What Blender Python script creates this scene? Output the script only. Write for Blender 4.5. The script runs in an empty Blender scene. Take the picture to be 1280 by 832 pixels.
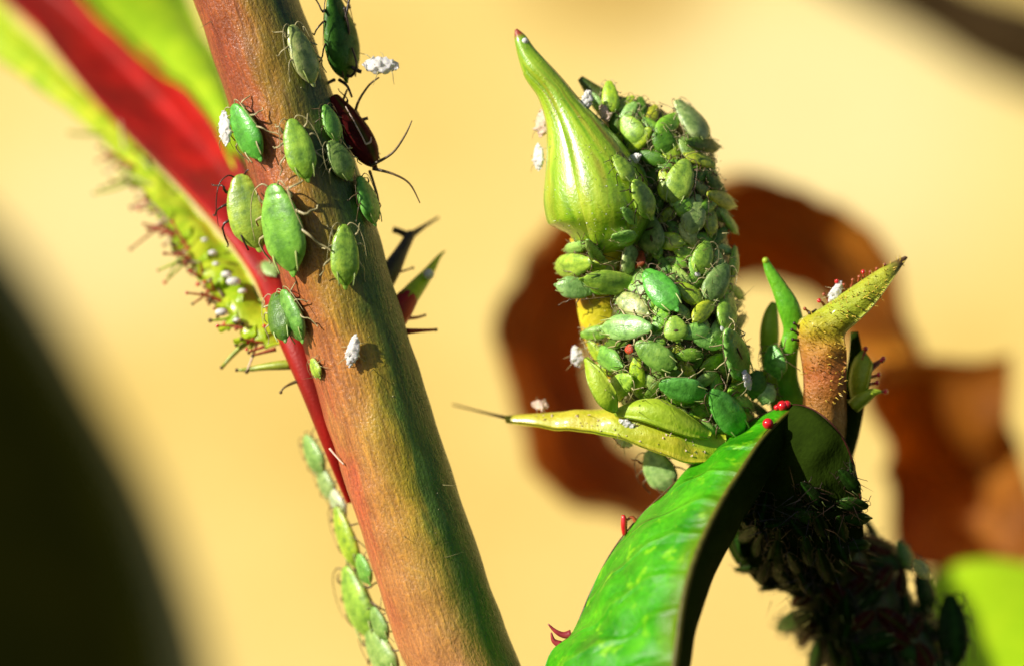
import bpy, math, random
from mathutils import Vector, Matrix, noise
from mathutils.bvhtree import BVHTree

random.seed(7)
S = bpy.context.scene
C = S.collection
R = math.radians

# ------------------------------------------------------------ camera
D = 30.0                                   # camera to the plane of the plant
cam_d = bpy.data.cameras.new('camera')
cam = bpy.data.objects.new('camera', cam_d)
C.objects.link(cam)
cam.location = (0, -D, 0)
cam.rotation_euler = (R(90), 0, 0)
cam_d.sensor_width = 36
cam_d.lens = 36 * D / 12.8
cam_d.clip_start = 0.5
cam_d.clip_end = 1000
cam_d.dof.use_dof = True
cam_d.dof.focus_distance = D - 0.45
cam_d.dof.aperture_fstop = (cam_d.lens / 1000) / 1.25
S.camera = cam
S.unit_settings.scale_length = 0.0022      # one unit is about two millimetres

# ------------------------------------------------------------ sky and sun
SUN = Vector((-0.77, -0.46, 0.45)).normalized()      # towards the sun
w = bpy.data.worlds.new('World')
S.world = w
w.use_nodes = True
wn = w.node_tree.nodes
bg = wn['Background']
sky = wn.new('ShaderNodeTexSky')
sky.sky_type = 'NISHITA'
sky.sun_disc = False
sky.sun_elevation = math.asin(SUN.z)
sky.sun_rotation = math.atan2(SUN.x, SUN.y)
w.node_tree.links.new(sky.outputs[0], bg.inputs[0])
bg.inputs[1].default_value = 0.05
sd = bpy.data.lights.new('sun', 'SUN')
sun = bpy.data.objects.new('sun', sd)
C.objects.link(sun)
sd.energy = 4.8
sd.angle = R(0.5)
sd.color = (1.0, 0.95, 0.84)
sun.rotation_euler = (-SUN).to_track_quat('-Z', 'Y').to_euler()

S.view_settings.view_transform = 'Standard'
S.view_settings.look = 'None'
S.view_settings.exposure = 0.4
S.view_settings.gamma = 1
S.view_settings.use_curve_mapping = False
S.render.engine = 'CYCLES'
S.cycles.use_denoising = True
S.cycles.max_bounces = 6
S.cycles.transparent_max_bounces = 6
S.cycles.caustics_reflective = False
S.cycles.caustics_refractive = False


def P(px, py, y=0.0):
    """The point at depth y that the photograph shows at pixel (px, py)."""
    k = (D + y) / D / 100.0
    return Vector(((px - 640) * k, y, (416 - py) * k))


def Pg(px, py, off):
    c_ = (416 - py) / 100 / D
    return P(px, py, (88 + 0.75 * c_ * D) / (1 - 0.75 * c_) - off)


# ------------------------------------------------------------ materials
class NT:
    def __init__(self, name):
        self.m = bpy.data.materials.new(name)
        self.m.use_nodes = True
        self.t = self.m.node_tree
        self.n = self.t.nodes
        self.b = self.n['Principled BSDF']
        self.out = self.n['Material Output']

    def new(self, kind, **kw):
        n = self.n.new(kind)
        for k, v in kw.items():
            setattr(n, k, v)
        return n

    def link(self, a, b):
        self.t.links.new(a, b)

    def attr(self, name):
        return self.new('ShaderNodeAttribute', attribute_name=name).outputs['Vector']

    def obj(self):
        return self.new('ShaderNodeTexCoord').outputs['Object']

    def mapping(self, vec, scale):
        m = self.new('ShaderNodeMapping')
        m.inputs['Scale'].default_value = scale
        self.link(vec, m.inputs['Vector'])
        return m.outputs[0]

    def noise(self, vec, scale=5.0, detail=3.0, rough=0.55, dist=0.0):
        n = self.new('ShaderNodeTexNoise')
        n.inputs['Scale'].default_value = scale
        n.inputs['Detail'].default_value = detail
        n.inputs['Roughness'].default_value = rough
        n.inputs['Distortion'].default_value = dist
        if vec is not None:
            self.link(vec, n.inputs['Vector'])
        return n.outputs[0]

    def voronoi(self, vec, scale=5.0):
        n = self.new('ShaderNodeTexVoronoi')
        n.inputs['Scale'].default_value = scale
        self.link(vec, n.inputs['Vector'])
        return n.outputs['Distance']

    def ramp(self, fac, stops, interp='LINEAR'):
        r = self.new('ShaderNodeValToRGB')
        r.color_ramp.interpolation = interp
        el = r.color_ramp.elements
        while len(el) < len(stops):
            el.new(0.5)
        for e, (p, c) in zip(el, stops):
            e.position = p
            e.color = (c[0], c[1], c[2], 1) if not isinstance(c, (int, float)) else (c, c, c, 1)
        self.link(fac, r.inputs[0])
        return r.outputs[0]

    def mix(self, fac, a, b, mode='MIX'):
        m = self.new('ShaderNodeMix', data_type='RGBA', blend_type=mode)
        for sock, v in ((m.inputs[0], fac), (m.inputs[6], a), (m.inputs[7], b)):
            if isinstance(v, (int, float)):
                sock.default_value = v
            elif isinstance(v, tuple):
                sock.default_value = (v[0], v[1], v[2], 1)
            else:
                self.link(v, sock)
        return m.outputs[2]

    def math(self, op, a, b=0.0, clamp=False):
        m = self.new('ShaderNodeMath', operation=op, use_clamp=clamp)
        for sock, v in ((m.inputs[0], a), (m.inputs[1], b)):
            if isinstance(v, (int, float)):
                sock.default_value = v
            else:
                self.link(v, sock)
        return m.outputs[0]

    def sep(self, vec):
        s = self.new('ShaderNodeSeparateXYZ')
        self.link(vec, s.inputs[0])
        return s.outputs

    def bump(self, h, strength=0.4, dist=0.05, prev=None):
        b = self.new('ShaderNodeBump')
        b.inputs['Strength'].default_value = strength
        b.inputs['Distance'].default_value = dist
        self.link(h, b.inputs['Height'])
        if prev is not None:
            self.link(prev, b.inputs['Normal'])
        return b.outputs[0]

    def finish(self, col, rough=0.5, spec=0.5, normal=None, sss=0.0, sss_r=0.1, trans=0.0, tcol=None, coat=0.0, sheen=0.0):
        b = self.b
        if isinstance(col, tuple):
            b.inputs['Base Color'].default_value = (col[0], col[1], col[2], 1)
        else:
            self.link(col, b.inputs['Base Color'])
        if isinstance(rough, (int, float)):
            b.inputs['Roughness'].default_value = rough
        else:
            self.link(rough, b.inputs['Roughness'])
        b.inputs['Specular IOR Level'].default_value = spec
        b.inputs['Coat Weight'].default_value = coat
        b.inputs['Coat Roughness'].default_value = 0.15
        b.inputs['Sheen Weight'].default_value = sheen
        if sss:
            b.inputs['Subsurface Weight'].default_value = sss
            b.inputs['Subsurface Radius'].default_value = (0.8, 1.0, 0.25)
            b.inputs['Subsurface Scale'].default_value = sss_r
        if normal is not None:
            self.link(normal, b.inputs['Normal'])
        if trans:
            t = self.new('ShaderNodeBsdfTranslucent')
            c2 = tcol if tcol is not None else col
            if isinstance(c2, tuple):
                t.inputs[0].default_value = (c2[0], c2[1], c2[2], 1)
            else:
                self.link(c2, t.inputs[0])
            mx = self.new('ShaderNodeMixShader')
            mx.inputs[0].default_value = trans
            self.link(b.outputs[0], mx.inputs[1])
            self.link(t.outputs[0], mx.inputs[2])
            self.link(mx.outputs[0], self.out.inputs[0])
        return self.m


def mat_ground():
    t = NT('sandy_ground')
    o = t.obj()
    a = t.noise(o, 0.035, 3, 0.5)
    c = t.ramp(a, [(0.30, (0.58, 0.37, 0.06)), (0.45, (0.76, 0.545, 0.155)), (0.58, (0.81, 0.61, 0.205)), (0.72, (0.83, 0.67, 0.29))])
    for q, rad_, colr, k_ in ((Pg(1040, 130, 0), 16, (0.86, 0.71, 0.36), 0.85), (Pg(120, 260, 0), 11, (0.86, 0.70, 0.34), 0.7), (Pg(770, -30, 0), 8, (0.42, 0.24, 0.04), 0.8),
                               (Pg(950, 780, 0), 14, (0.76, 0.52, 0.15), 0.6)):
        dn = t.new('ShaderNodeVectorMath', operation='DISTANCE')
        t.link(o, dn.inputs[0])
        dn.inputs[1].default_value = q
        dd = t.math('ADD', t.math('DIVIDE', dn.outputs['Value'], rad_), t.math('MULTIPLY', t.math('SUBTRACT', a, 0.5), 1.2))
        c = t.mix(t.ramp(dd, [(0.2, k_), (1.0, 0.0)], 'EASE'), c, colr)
    f = t.noise(o, 1.3, 6, 0.65)
    c = t.mix(0.2, c, t.ramp(f, [(0.3, (0.4, 0.28, 0.09)), (0.7, (0.85, 0.66, 0.27))]))
    return t.finish(c, 0.9, 0.2, t.bump(f, 0.4, 0.3))


def mat_stem():
    t = NT('rose_stem_skin')
    fib = t.attr('fib')
    side = t.sep(t.attr('side'))            # x: which flank of the stem, y: how far down it
    n1 = t.noise(t.mapping(fib, (1, 1, 0.35)), 2.4, 4, 0.6, 0.3)
    s = t.math('ADD', side[0], t.math('MULTIPLY', t.math('SUBTRACT', n1, 0.5), 0.55))
    up = t.ramp(s, [(0.10, (0.27, 0.055, 0.025)), (0.34, (0.36, 0.105, 0.030)), (0.50, (0.37, 0.195, 0.028)),
                    (0.66, (0.20, 0.16, 0.022)), (0.80, (0.055, 0.10, 0.013)), (1.0, (0.03, 0.07, 0.012))])
    mid = t.ramp(s, [(0.05, (0.44, 0.10, 0.045)), (0.13, (0.44, 0.17, 0.055)), (0.24, (0.46, 0.21, 0.06)), (0.45, (0.47, 0.28, 0.045)),
                     (0.62, (0.34, 0.27, 0.022)), (0.74, (0.09, 0.16, 0.018)), (1.0, (0.035, 0.10, 0.015))])
    low = t.ramp(s, [(0.05, (0.45, 0.18, 0.065)), (0.3, (0.50, 0.215, 0.08)), (0.55, (0.50, 0.24, 0.09)),
                     (0.70, (0.34, 0.22, 0.04)), (0.82, (0.08, 0.15, 0.018)), (1.0, (0.04, 0.10, 0.015))])
    c = t.mix(t.ramp(side[1], [(0.40, 0.0), (0.56, 1.0)]), up, mid)
    c = t.mix(t.ramp(side[1], [(0.60, 0.0), (0.80, 1.0)]), c, low)
    fine = t.noise(t.mapping(fib, (1, 1, 0.09)), 22.0, 3, 0.55, 0.4)
    gr = t.noise(t.mapping(fib, (1, 1, 0.55)), 34.0, 3, 0.6)
    amt = t.ramp(side[1], [(0.5, 0.45), (0.75, 0.22)])
    c = t.mix(amt, c, t.ramp(fine, [(0.32, (0.22, 0.15, 0.12)), (0.5, (0.5, 0.5, 0.5)), (0.70, (0.92, 0.86, 0.6))]), 'OVERLAY')
    c = t.mix(0.36, c, t.ramp(gr, [(0.30, (0.2, 0.15, 0.12)), (0.5, (0.5, 0.5, 0.5)), (0.70, (0.95, 0.88, 0.66))]), 'OVERLAY')
    spots = t.ramp(t.noise(t.mapping(fib, (1, 1, 0.5)), 6.0, 4, 0.7), [(0.62, 0.0), (0.72, 1.0)])
    c = t.mix(t.math('MULTIPLY', spots, 0.3), c, (0.13, 0.03, 0.015))
    b1 = t.bump(fine, 0.3, 0.04)
    b2 = t.bump(gr, 0.55, 0.03, b1)
    b2 = t.bump(n1, 0.35, 0.12, b2)
    return t.finish(c, t.ramp(gr, [(0.35, 0.5), (0.65, 0.24)]), 0.55, b2, 0.12, 0.08)


def mat_petiole():
    t = NT('red_leaf_stalk_skin')
    fib = t.attr('fib')
    n = t.noise(t.mapping(fib, (1, 1, 0.2)), 5, 4, 0.6)
    m2 = t.noise(t.mapping(fib, (1, 1, 0.4)), 1.6, 3, 0.5)
    c = t.ramp(n, [(0.3, (0.26, 0.003, 0.002)), (0.7, (0.56, 0.012, 0.006))])
    c = t.mix(t.ramp(m2, [(0.38, 0.0), (0.62, 0.75)]), c, (0.17, 0.008, 0.003))
    f = t.noise(fib, 30, 3, 0.6)
    return t.finish(c, 0.5, 0.4, t.bump(f, 0.3, 0.02, t.bump(n, 0.4, 0.05)), 0.05, 0.1)


def mat_leafy(name, c1, c2, trans=0.3, rough=0.4, scale=4.0, bump=0.4, tcol=None, coat=0.0, stripe=None, spec=0.5):
    t = NT(name)
    fib = t.attr('fib')
    n = t.noise(fib, scale, 4, 0.6, 0.3)
    c = t.ramp(n, [(0.32, c1), (0.68, c2)])
    if stripe:
        st = t.noise(t.mapping(fib, (1, 0.1, 1)), stripe[0], 3, 0.5)
        c = t.mix(t.ramp(st, [(0.42, 0.0), (0.6, 1.0)]), c, stripe[1])
    f = t.noise(fib, scale * 6, 4, 0.6)
    c = t.mix(0.25, c, t.ramp(f, [(0.3, 0.25), (0.7, 0.8)]), 'OVERLAY')
    return t.finish(c, rough, spec, t.bump(f, bump, 0.04), 0, 0, trans, tcol or c, coat)


def mat_front_leaf():
    t = NT('front_leaf_skin')
    fib = t.attr('fib')
    side = t.sep(t.attr('side'))            # x: margin to rib
    n = t.noise(fib, 1.6, 4, 0.6, 0.3)
    c = t.ramp(n, [(0.32, (0.020, 0.20, 0.002)), (0.52, (0.045, 0.33, 0.003)), (0.70, (0.10, 0.46, 0.004))])
    v = t.new('ShaderNodeTexVoronoi', feature='DISTANCE_TO_EDGE')
    v.inputs['Scale'].default_value = 3.2
    t.link(fib, v.inputs['Vector'])
    vein = t.ramp(v.outputs['Distance'], [(0.0, 1.0), (0.09, 0.0)])
    c = t.mix(t.math('MULTIPLY', vein, 0.22), c, (0.09, 0.34, 0.01))
    sp_ = t.ramp(t.noise(fib, 4.6, 3, 0.5), [(0.59, 0.0), (0.68, 1.0)])
    c = t.mix(t.math('MULTIPLY', sp_, 0.65), c, (0.26, 0.60, 0.01))
    fine = t.ramp(t.noise(fib, 17, 4, 0.65), [(0.3, 0.3), (0.7, 0.72)])
    c = t.mix(0.5, c, fine, 'OVERLAY')
    fs = t.sep(fib)
    ph = t.math('ADD', t.math('MULTIPLY', fs[1], 1.5), t.math('ADD', t.math('MULTIPLY', fs[0], 1.0), t.math('MULTIPLY', t.noise(fib, 1.3, 2, 0.5), 0.9)))
    fr_ = t.math('ABSOLUTE', t.math('SUBTRACT', t.math('FRACT', ph), 0.5))
    lat = t.ramp(fr_, [(0.0, 1.0), (0.045, 0.0)])
    c = t.mix(t.math('MULTIPLY', lat, 0.45), c, (0.13, 0.42, 0.012))
    rib = t.ramp(side[0], [(0.84, 0.0), (1.0, 1.0)])
    c = t.mix(t.math('MULTIPLY', rib, 0.8), c, (0.14, 0.20, 0.006))
    b = t.bump(v.outputs['Distance'], 0.35, 0.06)
    b = t.bump(fine, 0.5, 0.02, b)
    b = t.bump(t.ramp(fr_, [(0.0, 0.0), (0.14, 1.0)]), 0.5, 0.06, b)
    return t.finish(c, t.ramp(n, [(0.35, 0.34), (0.65, 0.5)]), 0.28, b, 0, 0, 0.10, (0.12, 0.42, 0.004))


def mat_bud():
    t = NT('bud_sepal_skin')
    side = t.sep(t.attr('side'))            # x: across the sepal, y: from tip to base
    fib = t.attr('fib')
    wob = t.noise(fib, 2.2, 3, 0.5)
    u = t.math('ADD', side[0], t.math('MULTIPLY', wob, 0.22))
    cmb = t.new('ShaderNodeCombineXYZ')
    t.link(u, cmb.inputs[0])
    t.link(t.math('MULTIPLY', side[1], 0.5), cmb.inputs[1])
    st = t.noise(cmb.outputs[0], 6.5, 3, 0.55)
    c = t.ramp(st, [(0.30, (0.12, 0.27, 0.008)), (0.46, (0.25, 0.44, 0.012)), (0.62, (0.42, 0.57, 0.03)), (0.78, (0.60, 0.68, 0.10))])
    rust = t.ramp(t.noise(cmb.outputs[0], 5.3, 2, 0.5), [(0.50, 0.0), (0.66, 1.0)])
    zone = t.ramp(side[1], [(0.22, 0.0), (0.38, 0.75), (0.62, 0.5), (0.8, 0.0)])
    c = t.mix(t.math('MULTIPLY', rust, zone), c, (0.36, 0.20, 0.03))
    green = t.ramp(side[1], [(0.06, 1.0), (0.35, 0.0)])
    c = t.mix(t.math('MULTIPLY', green, 0.7), c, (0.20, 0.40, 0.02))
    tip = t.ramp(side[1], [(0.0, 1.0), (0.05, 1.0), (0.085, 0.0)])
    c = t.mix(tip, c, (0.32, 0.05, 0.02))
    f = t.noise(fib, 26, 3, 0.6)
    b = t.bump(st, 0.18, 0.05)
    return t.finish(c, 0.34, 0.55, t.bump(f, 0.35, 0.03, b), 0.3, 0.25, coat=0.7)


def mat_aphid():
    t = NT('aphid_skin')
    oi = t.new('ShaderNodeObjectInfo')
    col = oi.outputs['Color']
    rnd = oi.outputs['Random']
    side = t.sep(t.attr('side'))            # x: around the body (0.5 = back), y: head to tail
    o = t.obj()
    comb = t.new('ShaderNodeVectorMath', operation='ADD')
    t.link(o, comb.inputs[0])
    t.link(t.math('MULTIPLY', rnd, 37.0), comb.inputs[1])
    n = t.noise(comb.outputs[0], 4.0, 4, 0.6)
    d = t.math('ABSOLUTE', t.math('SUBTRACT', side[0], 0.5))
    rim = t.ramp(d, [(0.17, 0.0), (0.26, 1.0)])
    mid = t.ramp(d, [(0.0, 1.0), (0.055, 0.0)])
    c = t.mix(1.0, col, t.ramp(n, [(0.3, (0.62, 0.66, 0.55)), (0.5, (0.95, 0.95, 0.9)), (0.7, (1.25, 1.12, 1.2))]), 'MULTIPLY')
    c = t.mix(t.math('MULTIPLY', mid, 0.35), c, (0.04, 0.16, 0.012))
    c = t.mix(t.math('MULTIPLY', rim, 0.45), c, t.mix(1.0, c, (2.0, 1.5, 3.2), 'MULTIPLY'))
    seg = t.new('ShaderNodeTexWave', wave_type='BANDS', bands_direction='Y')
    cm = t.new('ShaderNodeCombineXYZ')
    t.link(side[1], cm.inputs[1])
    t.link(cm.outputs[0], seg.inputs['Vector'])
    seg.inputs['Scale'].default_value = 3.6
    f = t.noise(comb.outputs[0], 30.0, 3, 0.6)
    spk = t.ramp(t.noise(comb.outputs[0], 13.0, 2, 0.5), [(0.66, 0.0), (0.72, 1.0)])
    c = t.mix(t.math('MULTIPLY', spk, 0.38), c, (0.02, 0.05, 0.01))
    b = t.bump(seg.outputs[1], 0.03, 0.02)
    m2 = t.noise(comb.outputs[0], 9.0, 3, 0.6)
    c = t.mix(0.8, c, t.ramp(m2, [(0.32, (0.38, 0.5, 0.35)), (0.5, (1, 1, 1)), (0.68, (1.35, 1.2, 1.5))]), 'MULTIPLY')
    lum = t.new('ShaderNodeRGBToBW')
    t.link(col, lum.inputs[0])
    spv = t.math('MULTIPLY', lum.outputs[0], 1.6, True)
    m_ = t.finish(c, t.ramp(m2, [(0.35, 0.5), (0.65, 0.22)]), 0.36, t.bump(f, 0.3, 0.02, t.bump(m2, 0.12, 0.04, b)), 0.2, 0.12)
    t.link(spv, t.b.inputs['Specular IOR Level'])
    return m_


def mat_plain(name, c, rough=0.5, spec=0.5, sss=0.0, scale=8.0, var=0.35, trans=0.0, coat=0.0):
    t = NT(name)
    n = t.noise(t.obj(), scale, 4, 0.6)
    lo = tuple(v * (1 - var) for v in c)
    hi = tuple(min(1, v * (1 + var)) for v in c)
    col = t.ramp(n, [(0.3, lo), (0.7, hi)])
    return t.finish(col, rough, spec, t.bump(n, 0.3, 0.03), sss, 0.1, trans, None, coat)


def mat_dry():
    t = NT('dry_leaf_skin')
    fib = t.attr('fib')
    n = t.noise(fib, 0.42, 4, 0.6, 0.5)
    c = t.ramp(n, [(0.36, (0.05, 0.020, 0.003)), (0.48, (0.24, 0.092, 0.007)), (0.57, (0.38, 0.15, 0.010)), (0.68, (0.74, 0.38, 0.03))])
    f = t.noise(fib, 5, 5, 0.65)
    c = t.mix(0.35, c, t.ramp(f, [(0.3, 0.2), (0.7, 0.8)]), 'OVERLAY')
    return t.finish(c, 0.6, 0.3, t.bump(f, 0.5, 0.1), 0, 0, 0.4, (0.85, 0.34, 0.02))


M = {
    'ground': mat_ground(), 'stem': mat_stem(), 'petiole': mat_petiole(), 'bud': mat_bud(), 'aphid': mat_aphid(), 'dry': mat_dry(),
    'lime_wing': mat_leafy('lime_stipule_skin', (0.36, 0.62, 0.01), (0.60, 0.80, 0.02), 0.35, 0.45, 1.5),
    'green_wing': mat_leafy('green_stipule_skin', (0.34, 0.58, 0.01), (0.78, 0.84, 0.05), 0.4, 0.3, 2.0, coat=0.3),
    'leaf': mat_front_leaf(),
    'shade_leaf': mat_leafy('shade_dark_leaf_skin', (0.012, 0.024, 0.001), (0.020, 0.038, 0.002), 0.02, 0.9, 2.5, spec=0.05),  # leaf green taken almost to black: the shade is in the colour
    'lime_leaf': mat_leafy('lime_leaf_skin', (0.40, 0.66, 0.005), (0.54, 0.78, 0.01), 0.25, 0.5, 0.6),
    'dark_leaf': mat_leafy('dark_leaf_skin', (0.006, 0.007, 0.001), (0.010, 0.010, 0.001), 0.0, 1.0, 0.2, spec=0.0),
    'bract': mat_leafy('yellow_bract_skin', (0.50, 0.46, 0.02), (0.72, 0.64, 0.05), 0.2, 0.4, 3.0, stripe=(3.0, (0.40, 0.55, 0.02)), coat=0.2),
    'orange_bract': None,
    'sepal_green': mat_leafy('green_sepal_skin', (0.10, 0.42, 0.01), (0.26, 0.66, 0.03), 0.2, 0.35, 3.0, coat=0.3),
    'lime_sepal': mat_leafy('lime_sepal_skin', (0.34, 0.52, 0.02), (0.52, 0.66, 0.05), 0.2, 0.4, 3.0),
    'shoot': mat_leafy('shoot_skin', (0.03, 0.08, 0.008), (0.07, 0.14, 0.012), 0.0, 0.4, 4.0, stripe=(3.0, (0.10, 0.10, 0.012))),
    'stalk': mat_leafy('flower_stalk_skin', (0.50, 0.44, 0.012), (0.74, 0.62, 0.02), 0.0, 0.4, 2.0, stripe=(1.5, (0.50, 0.16, 0.02))),
    'straw': mat_plain('pale_leg', (0.42, 0.36, 0.17), 0.4),
    'corn': mat_plain('cornicle_skin', (0.34, 0.42, 0.12), 0.35),
    'brown_leg': mat_plain('brown_leg', (0.12, 0.075, 0.03), 0.4),
    'dark_leg': mat_plain('dark_leg', (0.035, 0.018, 0.01), 0.35),
    'eye': mat_plain('aphid_eye', (0.05, 0.008, 0.006), 0.2),
    'white': mat_plain('shed_skin', (0.86, 0.84, 0.80), 0.5, 0.5, 0.15, 12, 0.12, 0.25),
    'pink_white': mat_plain('pinkish_shed_skin', (0.80, 0.60, 0.46), 0.5, 0.5, 0.15, 12, 0.15, 0.25),
    'red_gland': mat_plain('red_gland', (0.62, 0.012, 0.02), 0.2, 0.6, 0.1, 8, 0.2, 0, 0.5),
    'rust_gland': mat_plain('rust_hair', (0.34, 0.07, 0.02), 0.35),
    'green_hair': mat_plain('green_hair', (0.30, 0.36, 0.03), 0.4),
    'red_hair': mat_plain('red_hair', (0.55, 0.10, 0.06), 0.4),
    'dark_hair': mat_plain('brown_hair', (0.13, 0.08, 0.02), 0.5),
    'bristle_dark': mat_plain('dark_bristle', (0.07, 0.045, 0.012), 0.5),
    'branch': mat_plain('dark_branch', (0.035, 0.02, 0.006), 0.9, 0.1, 0, 1.0),
    'drop': None,
}
t = NT('water_drop')
t.b.inputs['Transmission Weight'].default_value = 0.9
t.b.inputs['IOR'].default_value = 1.33
M['drop'] = t.finish((0.95, 0.97, 0.92), 0.03, 0.5)
t = NT('orange_bract_skin')
side = t.sep(t.attr('side'))
fib = t.attr('fib')
n = t.noise(fib, 8, 4, 0.6, 0.3)
base = t.ramp(side[1], [(0.0, (0.52, 0.33, 0.05)), (0.26, (0.46, 0.13, 0.025)), (0.40, (0.52, 0.26, 0.02)), (0.50, (0.52, 0.44, 0.02)),
                        (0.66, (0.42, 0.50, 0.02)), (0.90, (0.46, 0.48, 0.03)), (0.96, (0.12, 0.06, 0.02))])
c = t.mix(0.45, base, t.ramp(n, [(0.3, 0.25), (0.7, 0.75)]), 'OVERLAY')
f = t.noise(fib, 22, 4, 0.65)
M['orange_bract'] = t.finish(c, 0.4, 0.5, t.bump(f, 0.6, 0.05), 0, 0, 0.12, c, 0.15)


# ------------------------------------------------------------ mesh helpers
def link(name, verts, faces, mat, parent=None, side=None, fib=None, smooth=True, origin=None):
    me = bpy.data.meshes.new(name)
    o = Vector((0, 0, 0)) if origin is None else Vector(origin)
    me.from_pydata([tuple(Vector(v) - o) for v in verts], [], faces)
    if smooth:
        me.polygons.foreach_set('use_smooth', [True] * len(me.polygons))
    for nm, data in (('side', side), ('fib', fib)):
        if data is not None:
            a = me.attributes.new(nm, 'FLOAT_VECTOR', 'POINT')
            a.data.foreach_set('vector', [c for v in data for c in v])
    me.materials.append(mat)
    ob = bpy.data.objects.new(name, me)
    C.objects.link(ob)
    if parent is not None:
        ob.parent = parent
        if origin is None:
            ob.location = -parent.location        # parts are built in world space under an unrotated root
    elif origin is not None:
        ob.location = o
    return ob


def root(name, loc, label, cat, group=None):
    e = bpy.data.objects.new(name, None)
    C.objects.link(e)
    e.empty_display_size = 0.1
    e.location = loc
    tag(e, label, cat, group)
    return e


def tag(o, label, cat, group=None):
    o['label'] = label
    o['category'] = cat
    if group:
        o['group'] = group


def spline(pts, n):
    """Catmull-Rom through tuples of any length, n samples."""
    pts = [tuple(p) for p in pts]
    m = len(pts) - 1
    out = []
    for i in range(n):
        f = i / (n - 1) * m
        k = min(int(f), m - 1)
        u = f - k
        p0, p1, p2, p3 = pts[max(k - 1, 0)], pts[k], pts[k + 1], pts[min(k + 2, m)]
        out.append(tuple(0.5 * (2 * b + (c - a) * u + (2 * a - 5 * b + 4 * c - d) * u * u + (3 * b - a - 3 * c + d) * u ** 3)
                         for a, b, c, d in zip(p0, p1, p2, p3)))
    return out


def frames(path):
    """Tangent, right, front at every point; front stays towards the camera side."""
    res = []
    n = len(path)
    for i in range(n):
        a, b = path[max(i - 1, 0)], path[min(i + 1, n - 1)]
        tn = (b - a).normalized()
        ref = Vector((0, -1, 0))
        if abs(tn.dot(ref)) > 0.93:
            ref = Vector((0, 0, 1))
        fr = (ref - tn * ref.dot(tn)).normalized()
        rt = fr.cross(tn).normalized()
        res.append((tn, rt, fr))
    return res


def tube(path, radii, seg=12, caps=True, lump=0.0, lf=1.5, flat=1.0):
    V, F, SD, FB = [], [], [], []
    fr = frames(path)
    n = len(path)
    ln = 0.0
    for i, (p, r) in enumerate(zip(path, radii)):
        if i:
            ln += (p - path[i - 1]).length
        tn, rt, ft = fr[i]
        for j in range(seg):
            a = 2 * math.pi * j / seg
            d = rt * math.cos(a) + ft * math.sin(a) * flat
            rr = r
            if lump:
                rr = r * (1 + lump * noise.noise((p + d * r) * lf))
            V.append(p + d * rr)
            SD.append((0.5 + 0.5 * math.cos(a), i / (n - 1), a / 6.2832))
            FB.append((math.cos(a) * r, math.sin(a) * r, ln))
    for i in range(n - 1):
        for j in range(seg):
            k = (j + 1) % seg
            F.append((i * seg + j, i * seg + k, (i + 1) * seg + k, (i + 1) * seg + j))
    if caps:
        F.append(tuple(range(seg - 1, -1, -1)))
        F.append(tuple((n - 1) * seg + j for j in range(seg)))
    return V, F, SD, FB


def ptube(pts, n, seg=10, lump=0.0, lf=1.5, caps=True, flat=1.0):
    """Tube through (px, py, y, radius in photo pixels)."""
    s = spline(pts, n)
    return tube([P(a, b, c) for a, b, c, r in s], [max(0.004, r / 100 * (D + c) / D) for a, b, c, r in s], seg, caps, lump, lf, flat)


def loft(A, B, nu, nv, bulge=0.0, thick=0.03, ripple=0.0, rf=2.0, pin=False):
    """A leaf blade between two edge curves, with real thickness."""
    A = [Vector(v) for v in spline(A, nu)]
    B = [Vector(v) for v in spline(B, nu)]
    top, SD, FB = [], [], []
    ln = 0.0
    tot = Vector((0, 0, 0))
    for i in range(nu - 1):
        tot += (B[i] - A[i]).cross((A[i + 1] + B[i + 1]) - (A[i] + B[i]))
    flip = tot.y > 0
    for i in range(nu):
        if i:
            ln += ((A[i] + B[i]) / 2 - (A[i - 1] + B[i - 1]) / 2).length
        tg = ((A[min(i + 1, nu - 1)] + B[min(i + 1, nu - 1)]) - (A[max(i - 1, 0)] + B[max(i - 1, 0)])).normalized()
        ac = (B[i] - A[i])
        wd = ac.length
        nn = ac.cross(tg)
        nn = nn.normalized() if nn.length > 1e-6 else Vector((0, -1, 0))
        if flip:
            nn = -nn
        for j in range(nv):
            s = j / (nv - 1)
            p = A[i].lerp(B[i], s)
            p = p + nn * (bulge * wd * (1 - (2 * s - 1) ** 2))
            if ripple:
                p = p + nn * ripple * noise.noise(p * rf) * min(1, wd * 2) * ((1 - (2 * s - 1) ** 2) if pin else 1)
            top.append((p, nn))
            SD.append((s, i / (nu - 1), 0))
            FB.append((s * wd, ln, 0.0))
    V = [p + n_ * thick / 2 for p, n_ in top] + [p - n_ * thick / 2 for p, n_ in top]
    N = nu * nv
    F = []
    for i in range(nu - 1):
        for j in range(nv - 1):
            a, b, c_, d = i * nv + j, i * nv + j + 1, (i + 1) * nv + j + 1, (i + 1) * nv + j
            F.append((a, b, c_, d))
            F.append((N + d, N + c_, N + b, N + a))
    edge = [i * nv for i in range(nu)] + [(nu - 1) * nv + j for j in range(1, nv)] + \
           [i * nv + nv - 1 for i in range(nu - 2, -1, -1)] + [j for j in range(nv - 2, 0, -1)]
    for k in range(len(edge)):
        a, b = edge[k], edge[(k + 1) % len(edge)]
        F.append((a, N + a, N + b, b))
    return V, F, SD + SD, FB + FB


def ball(c, r, seg=10, rings=7):
    V, F = [], []
    c = Vector(c)
    rr = r if isinstance(r, tuple) else (r, r, r)
    for i in range(rings + 1):
        th = math.pi * i / rings
        for j in range(seg):
            a = 2 * math.pi * j / seg
            V.append(c + Vector((rr[0] * math.sin(th) * math.cos(a), rr[1] * math.sin(th) * math.sin(a), rr[2] * math.cos(th))))
    for i in range(rings):
        for j in range(seg):
            k = (j + 1) % seg
            F.append((i * seg + j, (i + 1) * seg + j, (i + 1) * seg + k, i * seg + k))
    return V, F


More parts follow.
